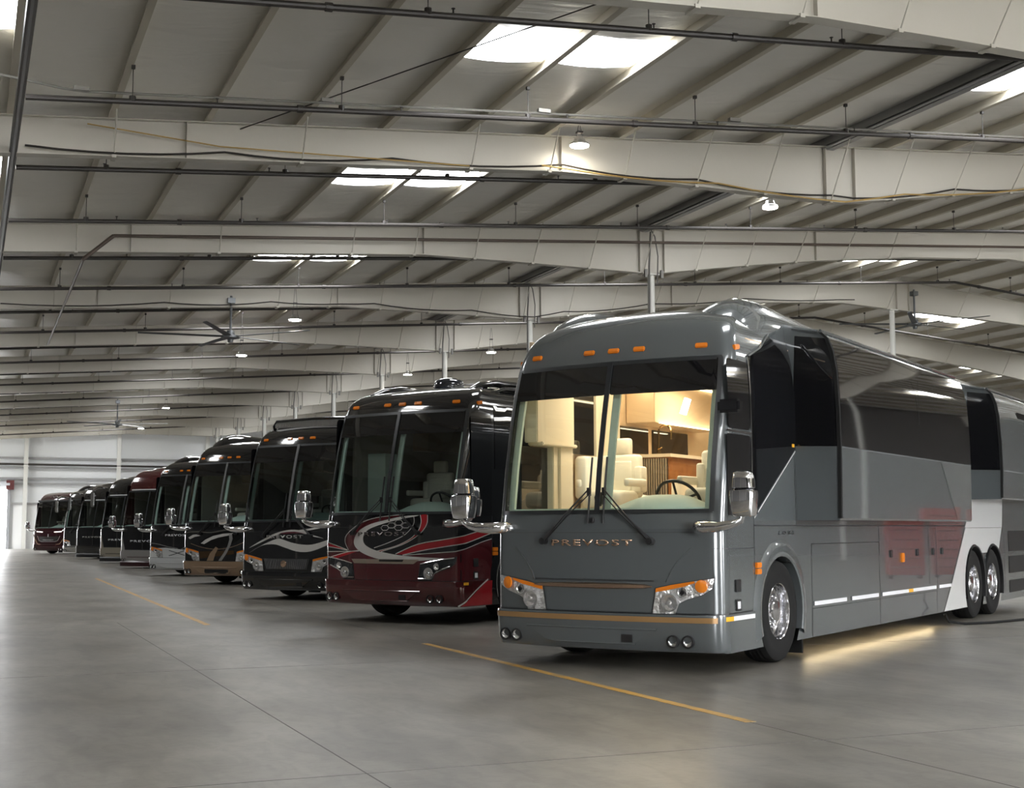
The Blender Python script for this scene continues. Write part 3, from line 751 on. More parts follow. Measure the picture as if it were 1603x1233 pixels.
def coach(cfg):
    g = cfg.get
    x, y, yaw, dz = cfg['pose']; near = g('near', 0); style = g('style', 'a')
    root = empty('motor_coach', (x, y, 0), -yaw); tag(root, cfg['label'], 'coach', 'motor coaches parked in an angled row')
    body_m = paint(*cfg['paint']); cap_m = paint(*g('cap', cfg['paint'])); bump_m = paint(*g('bumper', cfg['paint'])); low_m = paint(*g('low', cfg['paint']))
    wsb, wst = g('ws', (1.53, 3.06))
    P = []
    zl = [z for z in (.56, .8, 1.0, 1.2, 1.37)]
    lower = shell_mesh([], zl, SY(.95), 'front_fascia', low_m, root)
    zu = sorted(set([1.37, wsb, 1.75, 2.0, 2.25, 2.5, 2.7, 2.8, 2.95, wst]+[z for z in ZP if z > 3.0]))
    body = shell_mesh([(1.205, wsb-.001, wst+.001)], zu, SY(13.6), 'body_shell', body_m, root, close_top=True)
    if 'cap' in cfg:
        pass
    # bumper, standing a little proud
    zb = [.19, .22, .30, .42, .545, .555]
    bo = MB(); rings = []
    cols = [-SY(.93), -SS-.2, -SS, -SF-.2, -SF-.12, -SF-.06, -SF, -.8, -.4, 0, .4, .8, SF, SF+.06, SF+.12, SF+.2, SS, SS+.2, SY(.93)]
    for z, o_ in ((.19, -.05), (.20, .0), (.24, .025), (.32, .045), (.42, .05), (.53, .055), (.553, .045), (.555, -.02)):
        row = []
        for s in cols:
            k_ = 1. if abs(s) <= SF else max(0.12, 1-(abs(s)-SF)/.55)
            p = U0(s, z); fz = .02+.03*(1-((z-.19)/.37)) if abs(s) < SF+.1 else 0
            row.append(p+Vector(((1 if s > 0 else -1)*.012*(abs(s) > SF), -max(o_, -.05)*k_, 0)))
        rings.append(row)
    bo.loft(rings, False); bumper = bo.build('front_bumper', bump_m, root, smooth=True, ang=40)
    BM = lambda s, z, off=0.: U0(s, z)+Vector(((1 if s > 0 else -1)*(.012+off)*(abs(s) > SF+.02), -(.052+off)*(1. if abs(s) <= SF else max(0.12, 1-(abs(s)-SF)/.55)), 0))
    if g('stripe'):
        patch('bumper_stripe', rectp(-SS+.02, .478, SY(.13), .53), TAN, bumper, .004, mapper=BM)
    intake = [(-.80, .40), (.62, .40), (.42, .27), (-.42, .25), (-.60, .28)]
    patch('bumper_recess', intake, g('recess', bump_m) if not isinstance(g('recess', None), tuple) else None, bumper, .004, mapper=BM) if near or style == 'a' else None
    b = MB(); b.tube([BM(s, .405, .006) for s in (-.82, -.4, 0, .4, .66)], .012, 6); b.tube([BM(s, .262, .004) for s in (-.45, 0, .44)], .008, 6); b.build('bumper_lip', bump_m, bumper, smooth=True)
    if style != 'c':
        patch('tow_cover', rectp(.29, .28, .41, .355), BLACKP, bumper, .008, mapper=BM)
    if g('lowgrille'): patch('lower_grille', roundrect(-.38, .25, .36, .36, .03), mat('grille_black', (.01, .01, .01), .5), bumper, .008, mapper=BM)
    for s in (-1.12, -.97, .82, .97):
        p = BM(s, .30, .002); o = inst('fog', fog_fn, 'fog_lamp', bumper, p)
    # glass: two panes, dark band at the top of each
    GL = glass('windscreen_glass', (.86, .93, .90), .05) if not g('darkglass') else glass('tinted_glass', (.30, .36, .34), .06)
    for sg in (-1, 1):
        e = 1.195; i_ = .018
        pl = roundrect(i_, wsb+.012, e, wst-.015, .07) ; pl = [(sg*u, v) for u, v in pl]
        if sg < 0: pl = pl[::-1]
        pane = patch('windscreen', pl, GL, root, .004, du=.1, dv=.1)
        bt = wst-g('band', .34)
        patch('sun_band', [(sg*u, v) for u, v in roundrect(i_, bt, e, wst-.015, .04)], BLACKG, pane, .009, du=.1, dv=.1)
        polys = [rectp(sg*(e-.035) if sg > 0 else sg*(e+.012), wsb, sg*(e+.012) if sg > 0 else sg*(e-.035), wst)]
        polys += [rectp(min(0, sg*e), wsb-.012, max(0, sg*e), wsb+.028), rectp(min(0, sg*e), wst-.03, max(0, sg*e), wst+.012)]
        patch('glass_seal', None, GASK, pane, .011, polys=polys, du=.1, dv=.1)
    divm = g('divider', GASK)
    patch('windscreen_divider', rectp(-.026, wsb, .026, wst), divm, root, .008, thick=.018)
    # roof rails / fairing lobes
    def rails(prof, half, m, nm='roof_fairing', xc=.86):
        for sg in (-1, 1):
            b = MB(); rings = []
            for yy, ztop, hw_, zc in prof:
                rings.append([Vector((sg*(xc+hw_*cos(t)), yy, zc+(ztop-zc)*max(0., sin(t))**.75)) for t in [PI*q/12 for q in range(13)]])
            b.loft(rings, False, True); b.build(nm, m, root, smooth=True, ang=50)
    if style == 'a' and g('rails', 'lobe') == 'lobe':
        rails([(.72, 3.40, .10, 3.30), (.80, 3.52, .22, 3.3), (.95, 3.66, .29, 3.3), (1.15, 3.77, .32, 3.3), (1.45, 3.855, .335, 3.3), (1.8, 3.88, .34, 3.3), (2.2, 3.875, .34, 3.3), (2.8, 3.84, .34, 3.3), (3.6, 3.80, .34, 3.3), (13.2, 3.79, .34, 3.3), (13.4, 3.5, .3, 3.3)], .3, cap_m)
    elif g('rails') == 'bars':
        for sg in (-1, 1):
            b = MB()
            b.tube([(sg*.95, .85, 3.50), (sg*.93, 1.1, 3.64), (sg*.92, 1.5, 3.73), (sg*.9, 2.2, 3.76), (sg*.9, 4.5, 3.70), (sg*.9, 12, 3.68)], [.05, .07, .09, .10, .1, .08], 12)
            b.tube([(sg*1.12, 1.0, 3.42), (sg*1.12, 1.5, 3.58), (sg*1.1, 2.3, 3.63), (sg*1.1, 5, 3.58), (sg*1.1, 12, 3.58)], [.03, .05, .06, .06, .05], 10)
            b.build('roof_rail', cap_m, root, smooth=True)
    elif g('rails') == 'louvre':
        b = MB()
        for i in range(60):
            xx = -1.0+2.0*i/59; b.box(xx-.009, .80, 3.55, xx+.009, .98, 3.72)
        b.build('roof_louvre', mat('louvre_grey', (.42, .41, .39), .35, .5), root)
        b = MB(); b.tube([(-1.12, .95, 3.40), (-1.06, .84, 3.6), (-.98, .82, 3.73), (0, .79, 3.76), (.98, .82, 3.73), (1.06, .84, 3.6), (1.12, .95, 3.42)], .04, 8)
        b.box(-1.02, .99, 3.4, 1.02, 4.5, 3.75); b.build('roof_spoiler', cap_m, root, smooth=True, ang=30)
    if g('dome'):
        b = MB(); xx, yy = g('dome')
        b.lathe([(.27, 3.62), (.27, 3.70), (.25, 3.72), (.25, 3.84), (.22, 3.92), (.14, 3.975), (.001, 3.99)], Matrix.Translation((xx, yy, .0)), 28); b.build('satellite_dome', mat('dome_black', (.012, .014, .02), .1, coat=1.), root, smooth=True)
    # marker lamps
    if g('markers', True):
        for s, zz in ((-1.0, 3.19), (-.30, 3.19), (0., 3.19), (.30, 3.19), (.98, 3.185)):
            p = U(s, zz, .006); o = inst('marker', marker_fn, 'marker_lamp', root, p); o.rotation_euler = (-.45, .0, math.atan2(.2*s, 1.12)*1.0)
        for sg in (1, -1):
            p = U(sg*SY(.5), 3.17, .004); o = inst('marker', marker_fn, 'marker_lamp', root, p); o.rotation_euler = (0, -.15*sg, sg*PI/2)
    # head lamps
    if style == 'a':
        dk = g('darklamps', False)
        inst('headR%d' % dk, head_fn(dk, False), 'headlamp', root); inst('headL%d' % dk, head_fn(dk, True), 'headlamp', root)
    # mirrors
    if g('mirror', 'low') == 'low':
        inst('mirror', mirror_fn, 'wing_mirror', root); inst('mirror', mirror_fn, 'wing_mirror', root, mirror=True)
    else:
        inst('tmirror', tail_mirror_fn, 'wing_mirror', root, mirror=True); inst('tmirror', tail_mirror_fn, 'wing_mirror', root)
    if style == 'a' and g('wipers', True):
        inst('wiper', wiper_fn, 'windscreen_wiper', root); inst('wiper', wiper_fn, 'windscreen_wiper', root, mirror=True)
    # lower sides with wheel openings
    for sg, mp in ((1, RS), (-1, LS)):
        pl = arch_poly(.94, 13.58, .19, 1.371, [FW, DW, TW], r=.565)
        # drive and tag openings meet: keep a small web between them
        patch('side_panel', pl, g('sidelow', None) and paint(*g('sidelow')) or low_m, root, 0, mapper=mp, du=50, dv=50, thick=.0)
        for cy in (FW, DW, TW):
            b = MB(); rings = []
            for i in range(21):
                a = -.12*PI+1.24*PI*i/20
                row = []
                for r, o_ in ((.565, -.22), (.565, .022), (.585, .03), (.63, .028), (.70, .012), (.735, .001)):
                    zz = .52+r*sin(a)
                    row.append(Vector((sg*(1.28+o_), cy+r*cos(a)*(1 if cy != DW or True else 1), max(.19, zz))))
                rings.append(row)
            if cy == FW or not near: b.loft(rings, False)
            else: b.loft([r_[:3] for r_ in rings], False)
            b.build('wheel_arch', low_m if cy == FW else g('archm', low_m), root, smooth=True)
    # wheels stand on the floor whatever the suspension height
    for yy in (FW, DW, TW):
        for sg in (1, -1):
            w = inst('wheel', wheel_fn, 'wheel', root, (sg*1.12, yy, .52-dz), mirror=(sg < 0))
    # belly, wheel wells
    b = MB(); b.box(-.9, .4, .32, .9, 13.3, 1.2); b.box(-1.26, .3, 1.18, 1.26, 13.5, 1.22); b.box(-1.24, 2.3, .25, 1.24, 8.8, .3)
    b.box(-1.25, .95, .25, 1.25, 1.0, 1.2); b.box(-1.25, 2.25, .04, -.95, 2.28, 1.2); b.box(.95, 2.25, .04, 1.25, 2.28, 1.2); b.box(-1.1, .2, .22, 1.1, .6, .5)
    b.box(-1.2, 11.4, .3, 1.2, 13.4, .5)
    b.build('underbody', RUBBER, root)
    # cabin
    inst('dash', dash_fn, 'dashboard', root); inst('pillar', pillar_fn, 'windscreen_trim', root) if wsb == 1.53 and wst == 3.06 else None
    inst('steer', steering_fn, 'steering_wheel', root)
    sm = g('seatm', WHITEI)
    inst('seat'+sm.name, seat_fn(sm), 'driver_seat', root, (.62, 1.45, 0)); inst('seat'+sm.name, seat_fn(sm), 'passenger_seat', root, (-.78 if g('lit') else -.45, 1.72, 0))
    if not g('lit'):
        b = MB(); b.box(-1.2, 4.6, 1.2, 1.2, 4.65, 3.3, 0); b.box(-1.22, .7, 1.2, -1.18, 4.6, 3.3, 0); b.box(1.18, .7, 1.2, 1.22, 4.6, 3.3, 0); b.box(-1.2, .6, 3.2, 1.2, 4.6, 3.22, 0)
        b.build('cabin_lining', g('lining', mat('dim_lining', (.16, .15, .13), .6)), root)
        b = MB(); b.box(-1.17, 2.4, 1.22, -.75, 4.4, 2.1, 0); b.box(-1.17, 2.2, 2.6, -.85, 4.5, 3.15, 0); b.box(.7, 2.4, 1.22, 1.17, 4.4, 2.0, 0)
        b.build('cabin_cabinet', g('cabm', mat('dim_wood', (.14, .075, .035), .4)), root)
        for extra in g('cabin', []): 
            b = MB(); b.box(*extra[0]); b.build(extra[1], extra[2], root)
    # badge
    if g('badge', True):
        bw = g('badgepos', (-.06, 1.235, .92, .062))
        lettering('badge_lettering', g('badgetext', 'PREVOST'), bw[0], bw[1], bw[2], bw[3], g('badgem', COPPER), root)
    # side windows (dark glass band) for coaches that show their sides
    if not near:
        for mp in (RS, LS):
            patch('side_glass', None, BLACKG, root, .006, mapper=mp, polys=[roundrect(.38, 1.5, .92, 3.02, .06), rectp(1.0, 2.2, 13.2, 3.15)], du=50, dv=.15)
    # fine seams on the fascia
    sm_ = [ribbon([(-1.36, 1.335), (1.36, 1.335)], .007)[0]]+ribbon([(SY(.93), .2), (SY(.93), 1.5)], .008)+ribbon([(SY(.07)+.02, .565), (SY(.07)+.02, 1.18)], .006)+ribbon([(SY(.1), 1.18), (SY(.93), 1.18)], .007)
    sm_ += ribbon([(-1.3, .561), (SY(.93), .561)], .012)
    patch('panel_seam', None, GASK, root, .0025, polys=sm_)
    # service hatch bits on the front quarter
    patch('hatch_latch', roundrect(SY(.44), .76, SY(.56), .88, .015), BLACKP, root, .004, thick=.008)
    l_ = patch('docking_lamp', roundrect(SY(.44), .58, SY(.56), .69, .012), BLACKP, root, .004, thick=.006)
    patch('lamp_glass', rectp(SY(.465), .60, SY(.535), .67), REFW, l_, .014)
    b = MB(); b.box(1.275, .94, .915, 1.305, 1.06, .97); b.box(1.275, .94, .978, 1.305, 1.06, 1.033); b.build('side_marker', AMBER, root, bevel=.006)
    for it in g('art', []):
        nm, pts, m, off = it[:4]; kw = it[4] if len(it) > 4 else {}
        mode = kw.get('mode', 'poly')
        if mode == 'poly': patch(nm, pts, m, root, off, mapper=kw.get('mp', U))
        elif mode == 'smooth': patch(nm, smooth_poly(pts), m, root, off, mapper=kw.get('mp', U))
        elif mode == 'rawline': patch(nm, None, m, root, off, polys=ribbon(pts, kw.get('w', .012)), mapper=U, du=.3)
        elif mode == 'line': patch(nm, None, m, root, off, polys=ribbon(smooth_poly(pts, 4, False), kw.get('w', .012)), mapper=kw.get('mp', U), du=.3)
    if g('extra'): cfg['extra'](root, body_m, low_m)
    k_ = g('roofk', 1.)
    if k_ != 1.:        # lower built roof: compress everything above the marker lamps
        def low(o):
            if o.data and o.name.split('.')[0] not in ('marker_lamp', 'wing_mirror') and o.data.users == 1:
                for v in o.data.vertices:
                    if v.co.z > 3.2: v.co.z = 3.2+(v.co.z-3.2)*k_
            for c_ in o.children: low(c_)
        for ch in root.children: low(ch)
    if g('crown'):
        for v in body.data.vertices:
            if v.co.z > 3.3: v.co.z += g('crown')*min(1, (v.co.z-3.3)/.25)*max(0, 1-(abs(v.co.x)/1.0)**4)
        for o in root.children:
            if o.name.startswith('roof_fairing'):
                for v in o.data.vertices:
                    if v.co.z > 3.3: v.co.z = 3.3+(v.co.z-3.3)*.92
    if dz:
        for ch in root.children:
            ch.location.z += dz
    return root

# ------------------------------------------------------------------ coach 1: grey, lit, slide outs open
def grey_extra(root, bm_, lm_):
    sidep = lambda nm, polys, m, off=.004, **k: patch(nm, None, m, root, off, mapper=RS, polys=polys, du=50, dv=.12, **k)
    # chrome moulding and crease on the nose
    b = MB(); rings = []
    for s, h in ((-.74, .004), (-.66, .022), (-.3, .028), (0, .03), (.3, .028), (.52, .022), (.61, .004)):
        p = U(s, .815+.0, .0); rings.append([p+Vector((0, -.004-.02*(q in (1, 2)), dz_)) for q, dz_ in enumerate((h, h*.6, -h*.6, -h))])
    b.loft(rings, False); b.build('nose_moulding', COPPER, root)
    patch('nose_crease', ribbon([(-.78, .872), (.62, .868)], .014)[0], GASK, root, .003)
    b = MB(); b.lathe([(.028, 0), (.028, .02), (.02, .03), (.001, .03)], Matrix.Translation(U(-.05, 1.455, .0)) @ Matrix.Rotation(PI/2, 4, 'X'), 14); b.build('front_camera', BLACKP, root, smooth=True)
    for sg in (-1, 1): 
        b = MB(); b.tube([U(sg*x, z, .004) for x, z in ((1.0, 1.19), (.86, 1.06), (.78, .95), (.74, .86))], .006, 6); b.build('nose_crease', lm_, root, smooth=True)
    # driver's window: two lights, grey post lines
    sidep('driver_window', [roundrect(.345, 2.345, .87, 3.03, .05), roundrect(.30, 1.50, .87, 2.29, .03)], BLACKG, .005)
    patch('door_frame', None, CHROME, root, .004, mapper=RS, polys=ribbon([(.885, 1.5), (.895, 2.3), (.885, 3.10)], .022)+ribbon([(.30, 2.32), (.885, 2.315)], .02), thick=.008)
    # large black glass area behind it, bounded by the rising grey wedge
    sidep('side_glass', [[(.915, 1.49), (2.10, 2.22), (2.10, 3.60), (1.9, 3.55), (1.6, 3.40), (1.25, 3.22), (.915, 3.10)]], BLACKG, .005)
    sidep('wedge_edge', ribbon([(.93, 1.475), (2.09, 2.195)], .016), WHITEP, .008)
    sidep('side_glass', [[(7.3, 2.24), (9.5, 2.24), (9.5, 3.5), (7.3, 3.5)]], BLACKG, .005)
    b = MB(); pts = [RS(y_, z_, .012) for y_, z_ in ((.9, 3.10), (1.25, 3.22), (1.6, 3.40), (1.9, 3.55), (2.15, 3.60))]; b.tube(pts, .014, 6); b.build('gutter_strip', bm_, root, smooth=True)
    # little mirror box on the door post
    b = MB(); b.box(1.27, .10, 2.47, 1.50, .22, 2.60); b.build('camera_mirror', mat('gloss_black', (.01, .01, .012), .08, coat=1.), root, bevel=.025, smooth=True)
    # slide outs
    def slide(y0, y1, zb, x1, split, nm, band=None):
        prof = [(zb, x1-.015), (zb+.02, x1), (split, x1+.012), (split+.4, x1+.008), (3.05, x1-.012), (3.25, x1-.045), (3.40, x1-.10), (3.47, x1-.17), (3.50, x1-.26)]
        b = MB(); rows = []
        ring0 = [Vector((1.2, y0, zb))]+[Vector((xx, y0, zz)) for zz, xx in prof]+[Vector((1.1, y0, 3.60))]
        ring1 = [Vector((p.x, y1, p.z)) for p in ring0]
        b.loft([ring0, ring1], True, True); s = b.build(nm, bm_, root, smooth=True, ang=30)
        gl = MB(); pr = [(z, xx) for z, xx in prof if z >= split]; e = .006
        gl.loft([[Vector((xx+e, yy, zz)) for zz, xx in pr[:-2]] for yy in (y0+.05, y0+(y1-y0)*.42, y1-.02)], False)
        if band != 'none': gl.build('slide_window', BLACKG, s, smooth=True)
        # end face: black upper panel and grey lower panel with dark seal
        ef = MB(); up = [(1.24, split+.02)]+[(xx-.03, zz) for zz, xx in prof if zz > split-.01 and zz < 3.45]+[(1.3, 3.45)]
        ef.add([(xx, y0-.004, zz) for xx, zz in up], [tuple(range(len(up)))])
        ef.build('slide_end_glass', BLACKG, s)
        sl = MB(); 
        sl.loft([[Vector((xx+.010, y0+dy, zz)) for zz, xx in prof[1:-1]] for dy in (-.012, .028)], False)
        sl.loft([[Vector((xx+.010-d, y0-.012, zz)) for zz, xx in prof[1:-1]] for d in (0, .035)], False)
        sl.build('slide_seal', RUBBER, s)
        t = MB(); t.tube([(1.28, y0-.02, 3.53), (x1-.2, y0-.02, 3.475)], .022, 6); t.tube([(x1-.17, y0-.02, 3.48), (x1-.17, y1, 3.48)], .02, 6); t.build('slide_trim', bm_, s, smooth=True)
        ln = MB(); ln.box(x1+.010, y0+.04, split-.012, x1+.017, y1, split+.008); ln.build('slide_moulding', mat('trim_silver', (.4, .43, .45), .25, .7), s)
        return s
    s = slide(2.12, 7.50, 1.455, 1.765, 2.235, 'slide_out')
    ln = MB(); ln.box(1.7775, 5.05, 2.3, 1.7785, 5.058, 3.2); ln.build('window_joint', GASK, s)
    sw = MB(); sw.add([(1.781, 6.0, 2.22), (1.781, 7.49, 2.22), (1.7675, 7.49, 1.48), (1.7675, 6.75, 1.48)], [(0, 3, 2, 1)]); sw.build('slide_pale_patch', mat('reflection_grey', (.12, .13, .13), .25, coat=1.), s)  # pale reflection on the slide face, painted as a grey patch
    s2 = slide(9.35, 13.2, 1.80, 1.765, 2.235, 'slide_out', 'none')
    gl = MB(); gl.add([(1.782, 11.2, 2.26), (1.782, 13.1, 2.26), (1.74, 13.1, 3.2), (1.74, 10.6, 3.2)], [(0, 1, 2, 3)]); gl.build('slide_window', BLACKG, s2)
    gl = MB(); gl.add([(1.779, 11.3, 1.82), (1.779, 13.1, 1.82), (1.779, 13.1, 2.2), (1.779, 11.9, 2.2)], [(0, 1, 2, 3)]); gl.build('slide_pale_patch', WHITEP, s2)
    # yellow decals
    sidep('warning_label', [rectp(2.0, 2.235, 2.07, 2.27)], REFY, .009)
    # white swoosh, full height of the lower side, cut round the wheel openings
    r = .60
    wpoly = [(7.75, .195), (8.99, 1.368), (11.35, 1.368), (11.15, 1.0)]
    arc2 = [(TW+r*cos(a), .52+r*sin(a)) for a in [(.28+.34*i/5)*PI for i in range(5)]]
    wp = [(7.75, .195), (9.02, 1.368), (11.30, 1.368), (11.05, 1.02)]
    wp += [(TW+r*cos(a), .52+r*sin(a)) for a in [PI*(.36+.36*i/8) for i in range(9)]]
    wp += [(DW+r*cos(a), .52+r*sin(a)) for a in [PI*(.28+.90*i/14) for i in range(15)]]
    wp = [p for p in wp if True]
    sidep('white_swoosh', [wp], WHITEP, .006)
    sidep('white_swoosh', [[(8.99, 1.372), (9.45, 1.80), (11.42, 1.80), (11.32, 1.372)]], WHITEP, .006)
    # bay seams
    seams = ribbon([(.93, 1.40), (11.3, 1.40)], .012)
    for yy, z0, z1 in ((2.52, .2, 1.2), (4.88, .2, 1.4), (7.42, .2, 1.4), (7.05, .6, 1.4), (2.08, 1.4, 2.2), (11.45, .3, 1.4)): seams += ribbon([(yy, z0), (yy, z1)], .010)
    seams += ribbon([(2.52, 1.2), (4.88, 1.2)], .008)+ribbon([(2.52, .5), (7.42, .5)], .006)
    sidep('bay_seam', seams, GASK, .0045)
    for i, (y0, y1) in enumerate(((2.56, 3.62), (3.80, 4.80), (4.94, 6.05), (6.25, 7.35), (7.50, 8.12))):
        sidep('reflective_strip', [rectp(y0, .53, y1, .575)], REFW, .010)
    sidep('reflective_strip', [rectp(6.05, .53, 6.25, .575)], REFY, .010)
    patch('reflective_strip', rectp(SY(.15), .492, SY(.36), .535), REFY, root, .018)
    patch('reflective_strip', rectp(SY(.36), .492, SY(.88), .535), REFW, root, .018)
    b = MB(); b.box(1.28, 5.75, .93, 1.305, 5.87, 1.05); b.build('side_marker', AMBER, root, bevel=.006)
    for yy in (5.35, 6.5, 7.25, 7.7):
        o = sidep('bay_handle', [roundrect(yy-.045, 1.0, yy+.045, 1.09, .012)], BLACKP, .004, thick=.008)
    lettering('model_lettering', 'LOKI', 1.78, 1.325, .42, .04, GASK, root, .004, .004, mapper=RS, gap=1.6)
    # engine grille panels at the rear quarter
    for z0, z1 in ((.98, 1.32), (.62, .9), (.3, .5)):
        sidep('engine_grille', [rectp(11.75, z0, 13.3, z1)], mat('grille_black', (.01, .01, .01), .5), .006)
    # ---------------- lit saloon seen through the windscreen
    b = MB(); b.box(-1.24, .75, 1.22, -1.20, 6.6, 3.42); b.box(-1.2, 6.55, 1.22, 1.2, 6.6, 3.3); b.box(1.18, .95, 1.22, 1.22, 6.6, 3.3); b.build('saloon_wall', BEIGE, root)
    b = MB(); b.box(-1.2, .62, 3.18, 1.2, 6.6, 3.2); b.build('saloon_ceiling', mat('saloon_cream', (.72, .62, .48), .5), root)
    b = MB(); b.box(-1.2, .5, 1.22, 1.2, 6.6, 1.24); b.build('saloon_floor', mat('saloon_tile', (.5, .42, .33), .3), root)
    MC = mat('saloon_panel', (.74, .66, .52), .35)
    b = MB(); b.box(-1.19, .55, 2.30, -1.02, 1.34, 3.05); b.box(-1.19, .62, 2.27, -.99, 1.36, 2.31); b.build('front_cabinet', MC, root, bevel=.01)
    b = MB(); b.box(-1.19, 1.08, 1.24, -1.05, 1.36, 2.30); b.box(-1.19, .98, 1.5, -1.08, 1.08, 2.28); b.build('door_post', MC, root, bevel=.008)
    b = MB(); b.box(-1.195, .45, 1.5, -1.16, .98, 2.26); b.build('entry_door_glass', BLACKG, root)
    b = MB(); b.box(-1.19, 1.42, 2.22, -1.13, 1.98, 3.02); b.build('television', BLACKG, root)
    b = MB(); b.box(-1.19, 2.02, 2.2, -1.12, 2.6, 3.1); b.build('curtain_panel', MC, root)
    b = MB(); b.box(-1.19, 2.9, 2.66, -.80, 4.9, 3.16); b.build('overhead_cabinet', BEIGE, root, bevel=.008)
    b = MB(); b.box(-1.2, 2.7, 2.3, -1.17, 3.45, 2.62); b.box(-1.2, 3.6, 2.3, -1.17, 4.6, 2.62); b.build('galley_window', BLACKG, root)
    b = MB(); b.box(-1.19, 2.95, 2.235, -.62, 5.0, 2.275); b.build('worktop', mat('pale_stone', (.72, .62, .5), .25), root)
    b = MB(); b.box(-1.17, 3.0, 1.24, -.66, 5.0, 2.235); lc = b.build('galley_cabinet', WOOD, root)
    b = MB(); b.box(-1.16, 2.985, 1.3, -.68, 3.0, 2.22, 0)
    for i in range(15): b.box(-1.15+i*.032, 2.965, 1.3, -1.132+i*.032, 2.985, 2.22, 1)
    b.build('ribbed_panel', [DARKI, mat('rib_wood', (.30, .24, .18), .4)], lc)
    b = MB(); pts = [(-.86, 3.12, 2.27), (-.86, 3.12, 2.55)]+[(-.86+.085-.085*cos(a), 3.12, 2.55+.085*sin(a)) for a in [PI*i/8 for i in range(1, 9)]]+[(-.69, 3.12, 2.46)]
    b.tube(pts, .013, 8); b.tube([(-.86, 3.12, 2.27), (-.86, 3.12, 2.36)], .024, 8); b.tube([(-.86, 3.1, 2.34), (-.80, 3.08, 2.36)], .008, 6); b.build('galley_tap', mat('brass', (.45, .28, .12), .2, 1.), root, smooth=True)
    b = MB(); b.pad(-.30, 2.5, 1.3, .25, 3.1, 1.78); b.pad(-.30, 3.0, 1.7, .25, 3.2, 2.08); b.pad(-.42, 2.5, 1.5, -.26, 3.15, 1.93); b.pad(.2, 2.5, 1.5, .36, 3.15, 1.93); b.build('saloon_armchair', CREAM, root, smooth=True, ang=70)
    b = MB(); b.pad(-1.15, 1.6, 1.3, -.7, 2.2, 1.78); b.pad(-1.15, 2.2, 1.3, -.7, 2.8, 1.78); b.pad(-1.17, 1.55, 1.7, -.98, 2.18, 2.2); b.pad(-1.17, 2.2, 1.7, -.98, 2.8, 2.2); b.build('saloon_sofa', WHITEI, root, smooth=True, ang=70)
    b = MB(); b.lathe([(.02, 0), (.04, .02), (.05, .09), (.03, .14), (.001, .15)], Matrix.Translation((-.12, .28, 1.60)), 12); b.tube([(-.12, .28, 1.72), (-.08, .2, 1.8), (-.05, .16, 2.0)], .008, 6); b.build('gooseneck_camera', BLACKP, root, smooth=True)
    WARM = emis('warm_led', (1., .80, .52), 8.)
    b = MB(); b.box(-1.0, 2.6, 3.165, -.78, 5.5, 3.175); b.box(.6, 1.4, 3.165, .68, 5.5, 3.175); b.box(-1.0, .95, 3.165, -.92, 2.3, 3.175); b.build('ceiling_led', WARM, root)
    b = MB(); b.box(-.78, 2.98, 2.648, -.74, 4.8, 2.656); b.build('under_cabinet_led', WARM, root)
    b = MB(); b.box(.50, .95, 2.55, .56, .99, 2.72, M=Matrix.Translation((.53, .97, 2.63)) @ Matrix.Rotation(.35, 4, 'Y') @ Matrix.Translation((-.53, -.97, -2.63))); b.build('reading_lamp', emis('lamp_white', (1, .95, .85), 12.), root)
    for (lx, ly, lz, e, sz_) in ((-.3, 1.6, 3.12, 17, .5), (-.2, 3.4, 3.12, 22, .7)):
        L = bpy.data.lights.new('saloon_lamp', 'AREA'); L.energy = e; L.color = (1., .80, .56); L.size = sz_; o = bpy.data.objects.new('saloon_lamp', L); C.objects.link(o); o.parent = root; o.location = (lx, ly, lz)
    # courtesy light below the side skirt
    b = MB(); b.box(1.13, 2.6, .215, 1.16, 7.6, .225); b.build('courtesy_strip', emis('courtesy_led', (1., .78, .45), 18.), root)

ART2 = []
_C2 = [(0.579, 1.507), (0.31, 1.492), (0.011, 1.441), (-0.279, 1.381), (-0.495, 1.292), (-0.593, 1.185), (-0.604, 1.078), (-0.491, 0.98), (-0.273, 0.902), (0.026, 0.844), (0.331, 0.829), (0.66, 0.849), (1.05, 0.881), (0.66, 0.898), (0.33, 0.92), (0.025, 0.958), (-0.227, 1.009), (-0.382, 1.079), (-0.424, 1.167), (-0.384, 1.256), (-0.253, 1.327), (0.018, 1.397), (0.315, 1.457), (0.52, 1.487)]
_R1 = [(0.619, 1.507), (0.73, 1.506), (0.728, 1.367), (0.598, 1.229), (0.329, 1.09), (-0.065, 0.983), (-0.157, 0.983), (0.201, 1.064), (0.455, 1.169), (0.598, 1.29), (0.644, 1.402)]
_R2 = [(0.202, 0.941), (0.599, 1.082), (1.106, 1.16), (1.561, 1.244), (2.02, 1.31), (2.02, 1.25), (1.561, 1.149), (1.269, 1.092), (0.74, 1.014), (0.33, 0.934)]
MAR = mat('maroon_paint', (.085, .007, .011), .2, coat=1., bump=(1.3, .006, (1, 1, 1)))
STW = mat('stripe_white', (.6, .58, .55), .3, coat=.8)
_M2 = [(-1.371, 0.971), (-0.516, 0.98), (-0.273, 0.911), (0.33, 0.92), (1.126, 0.972), (1.251, 0.989), (1.746, 1.104), (2.03, 1.15), (2.03, .562), (-1.371, .562)]
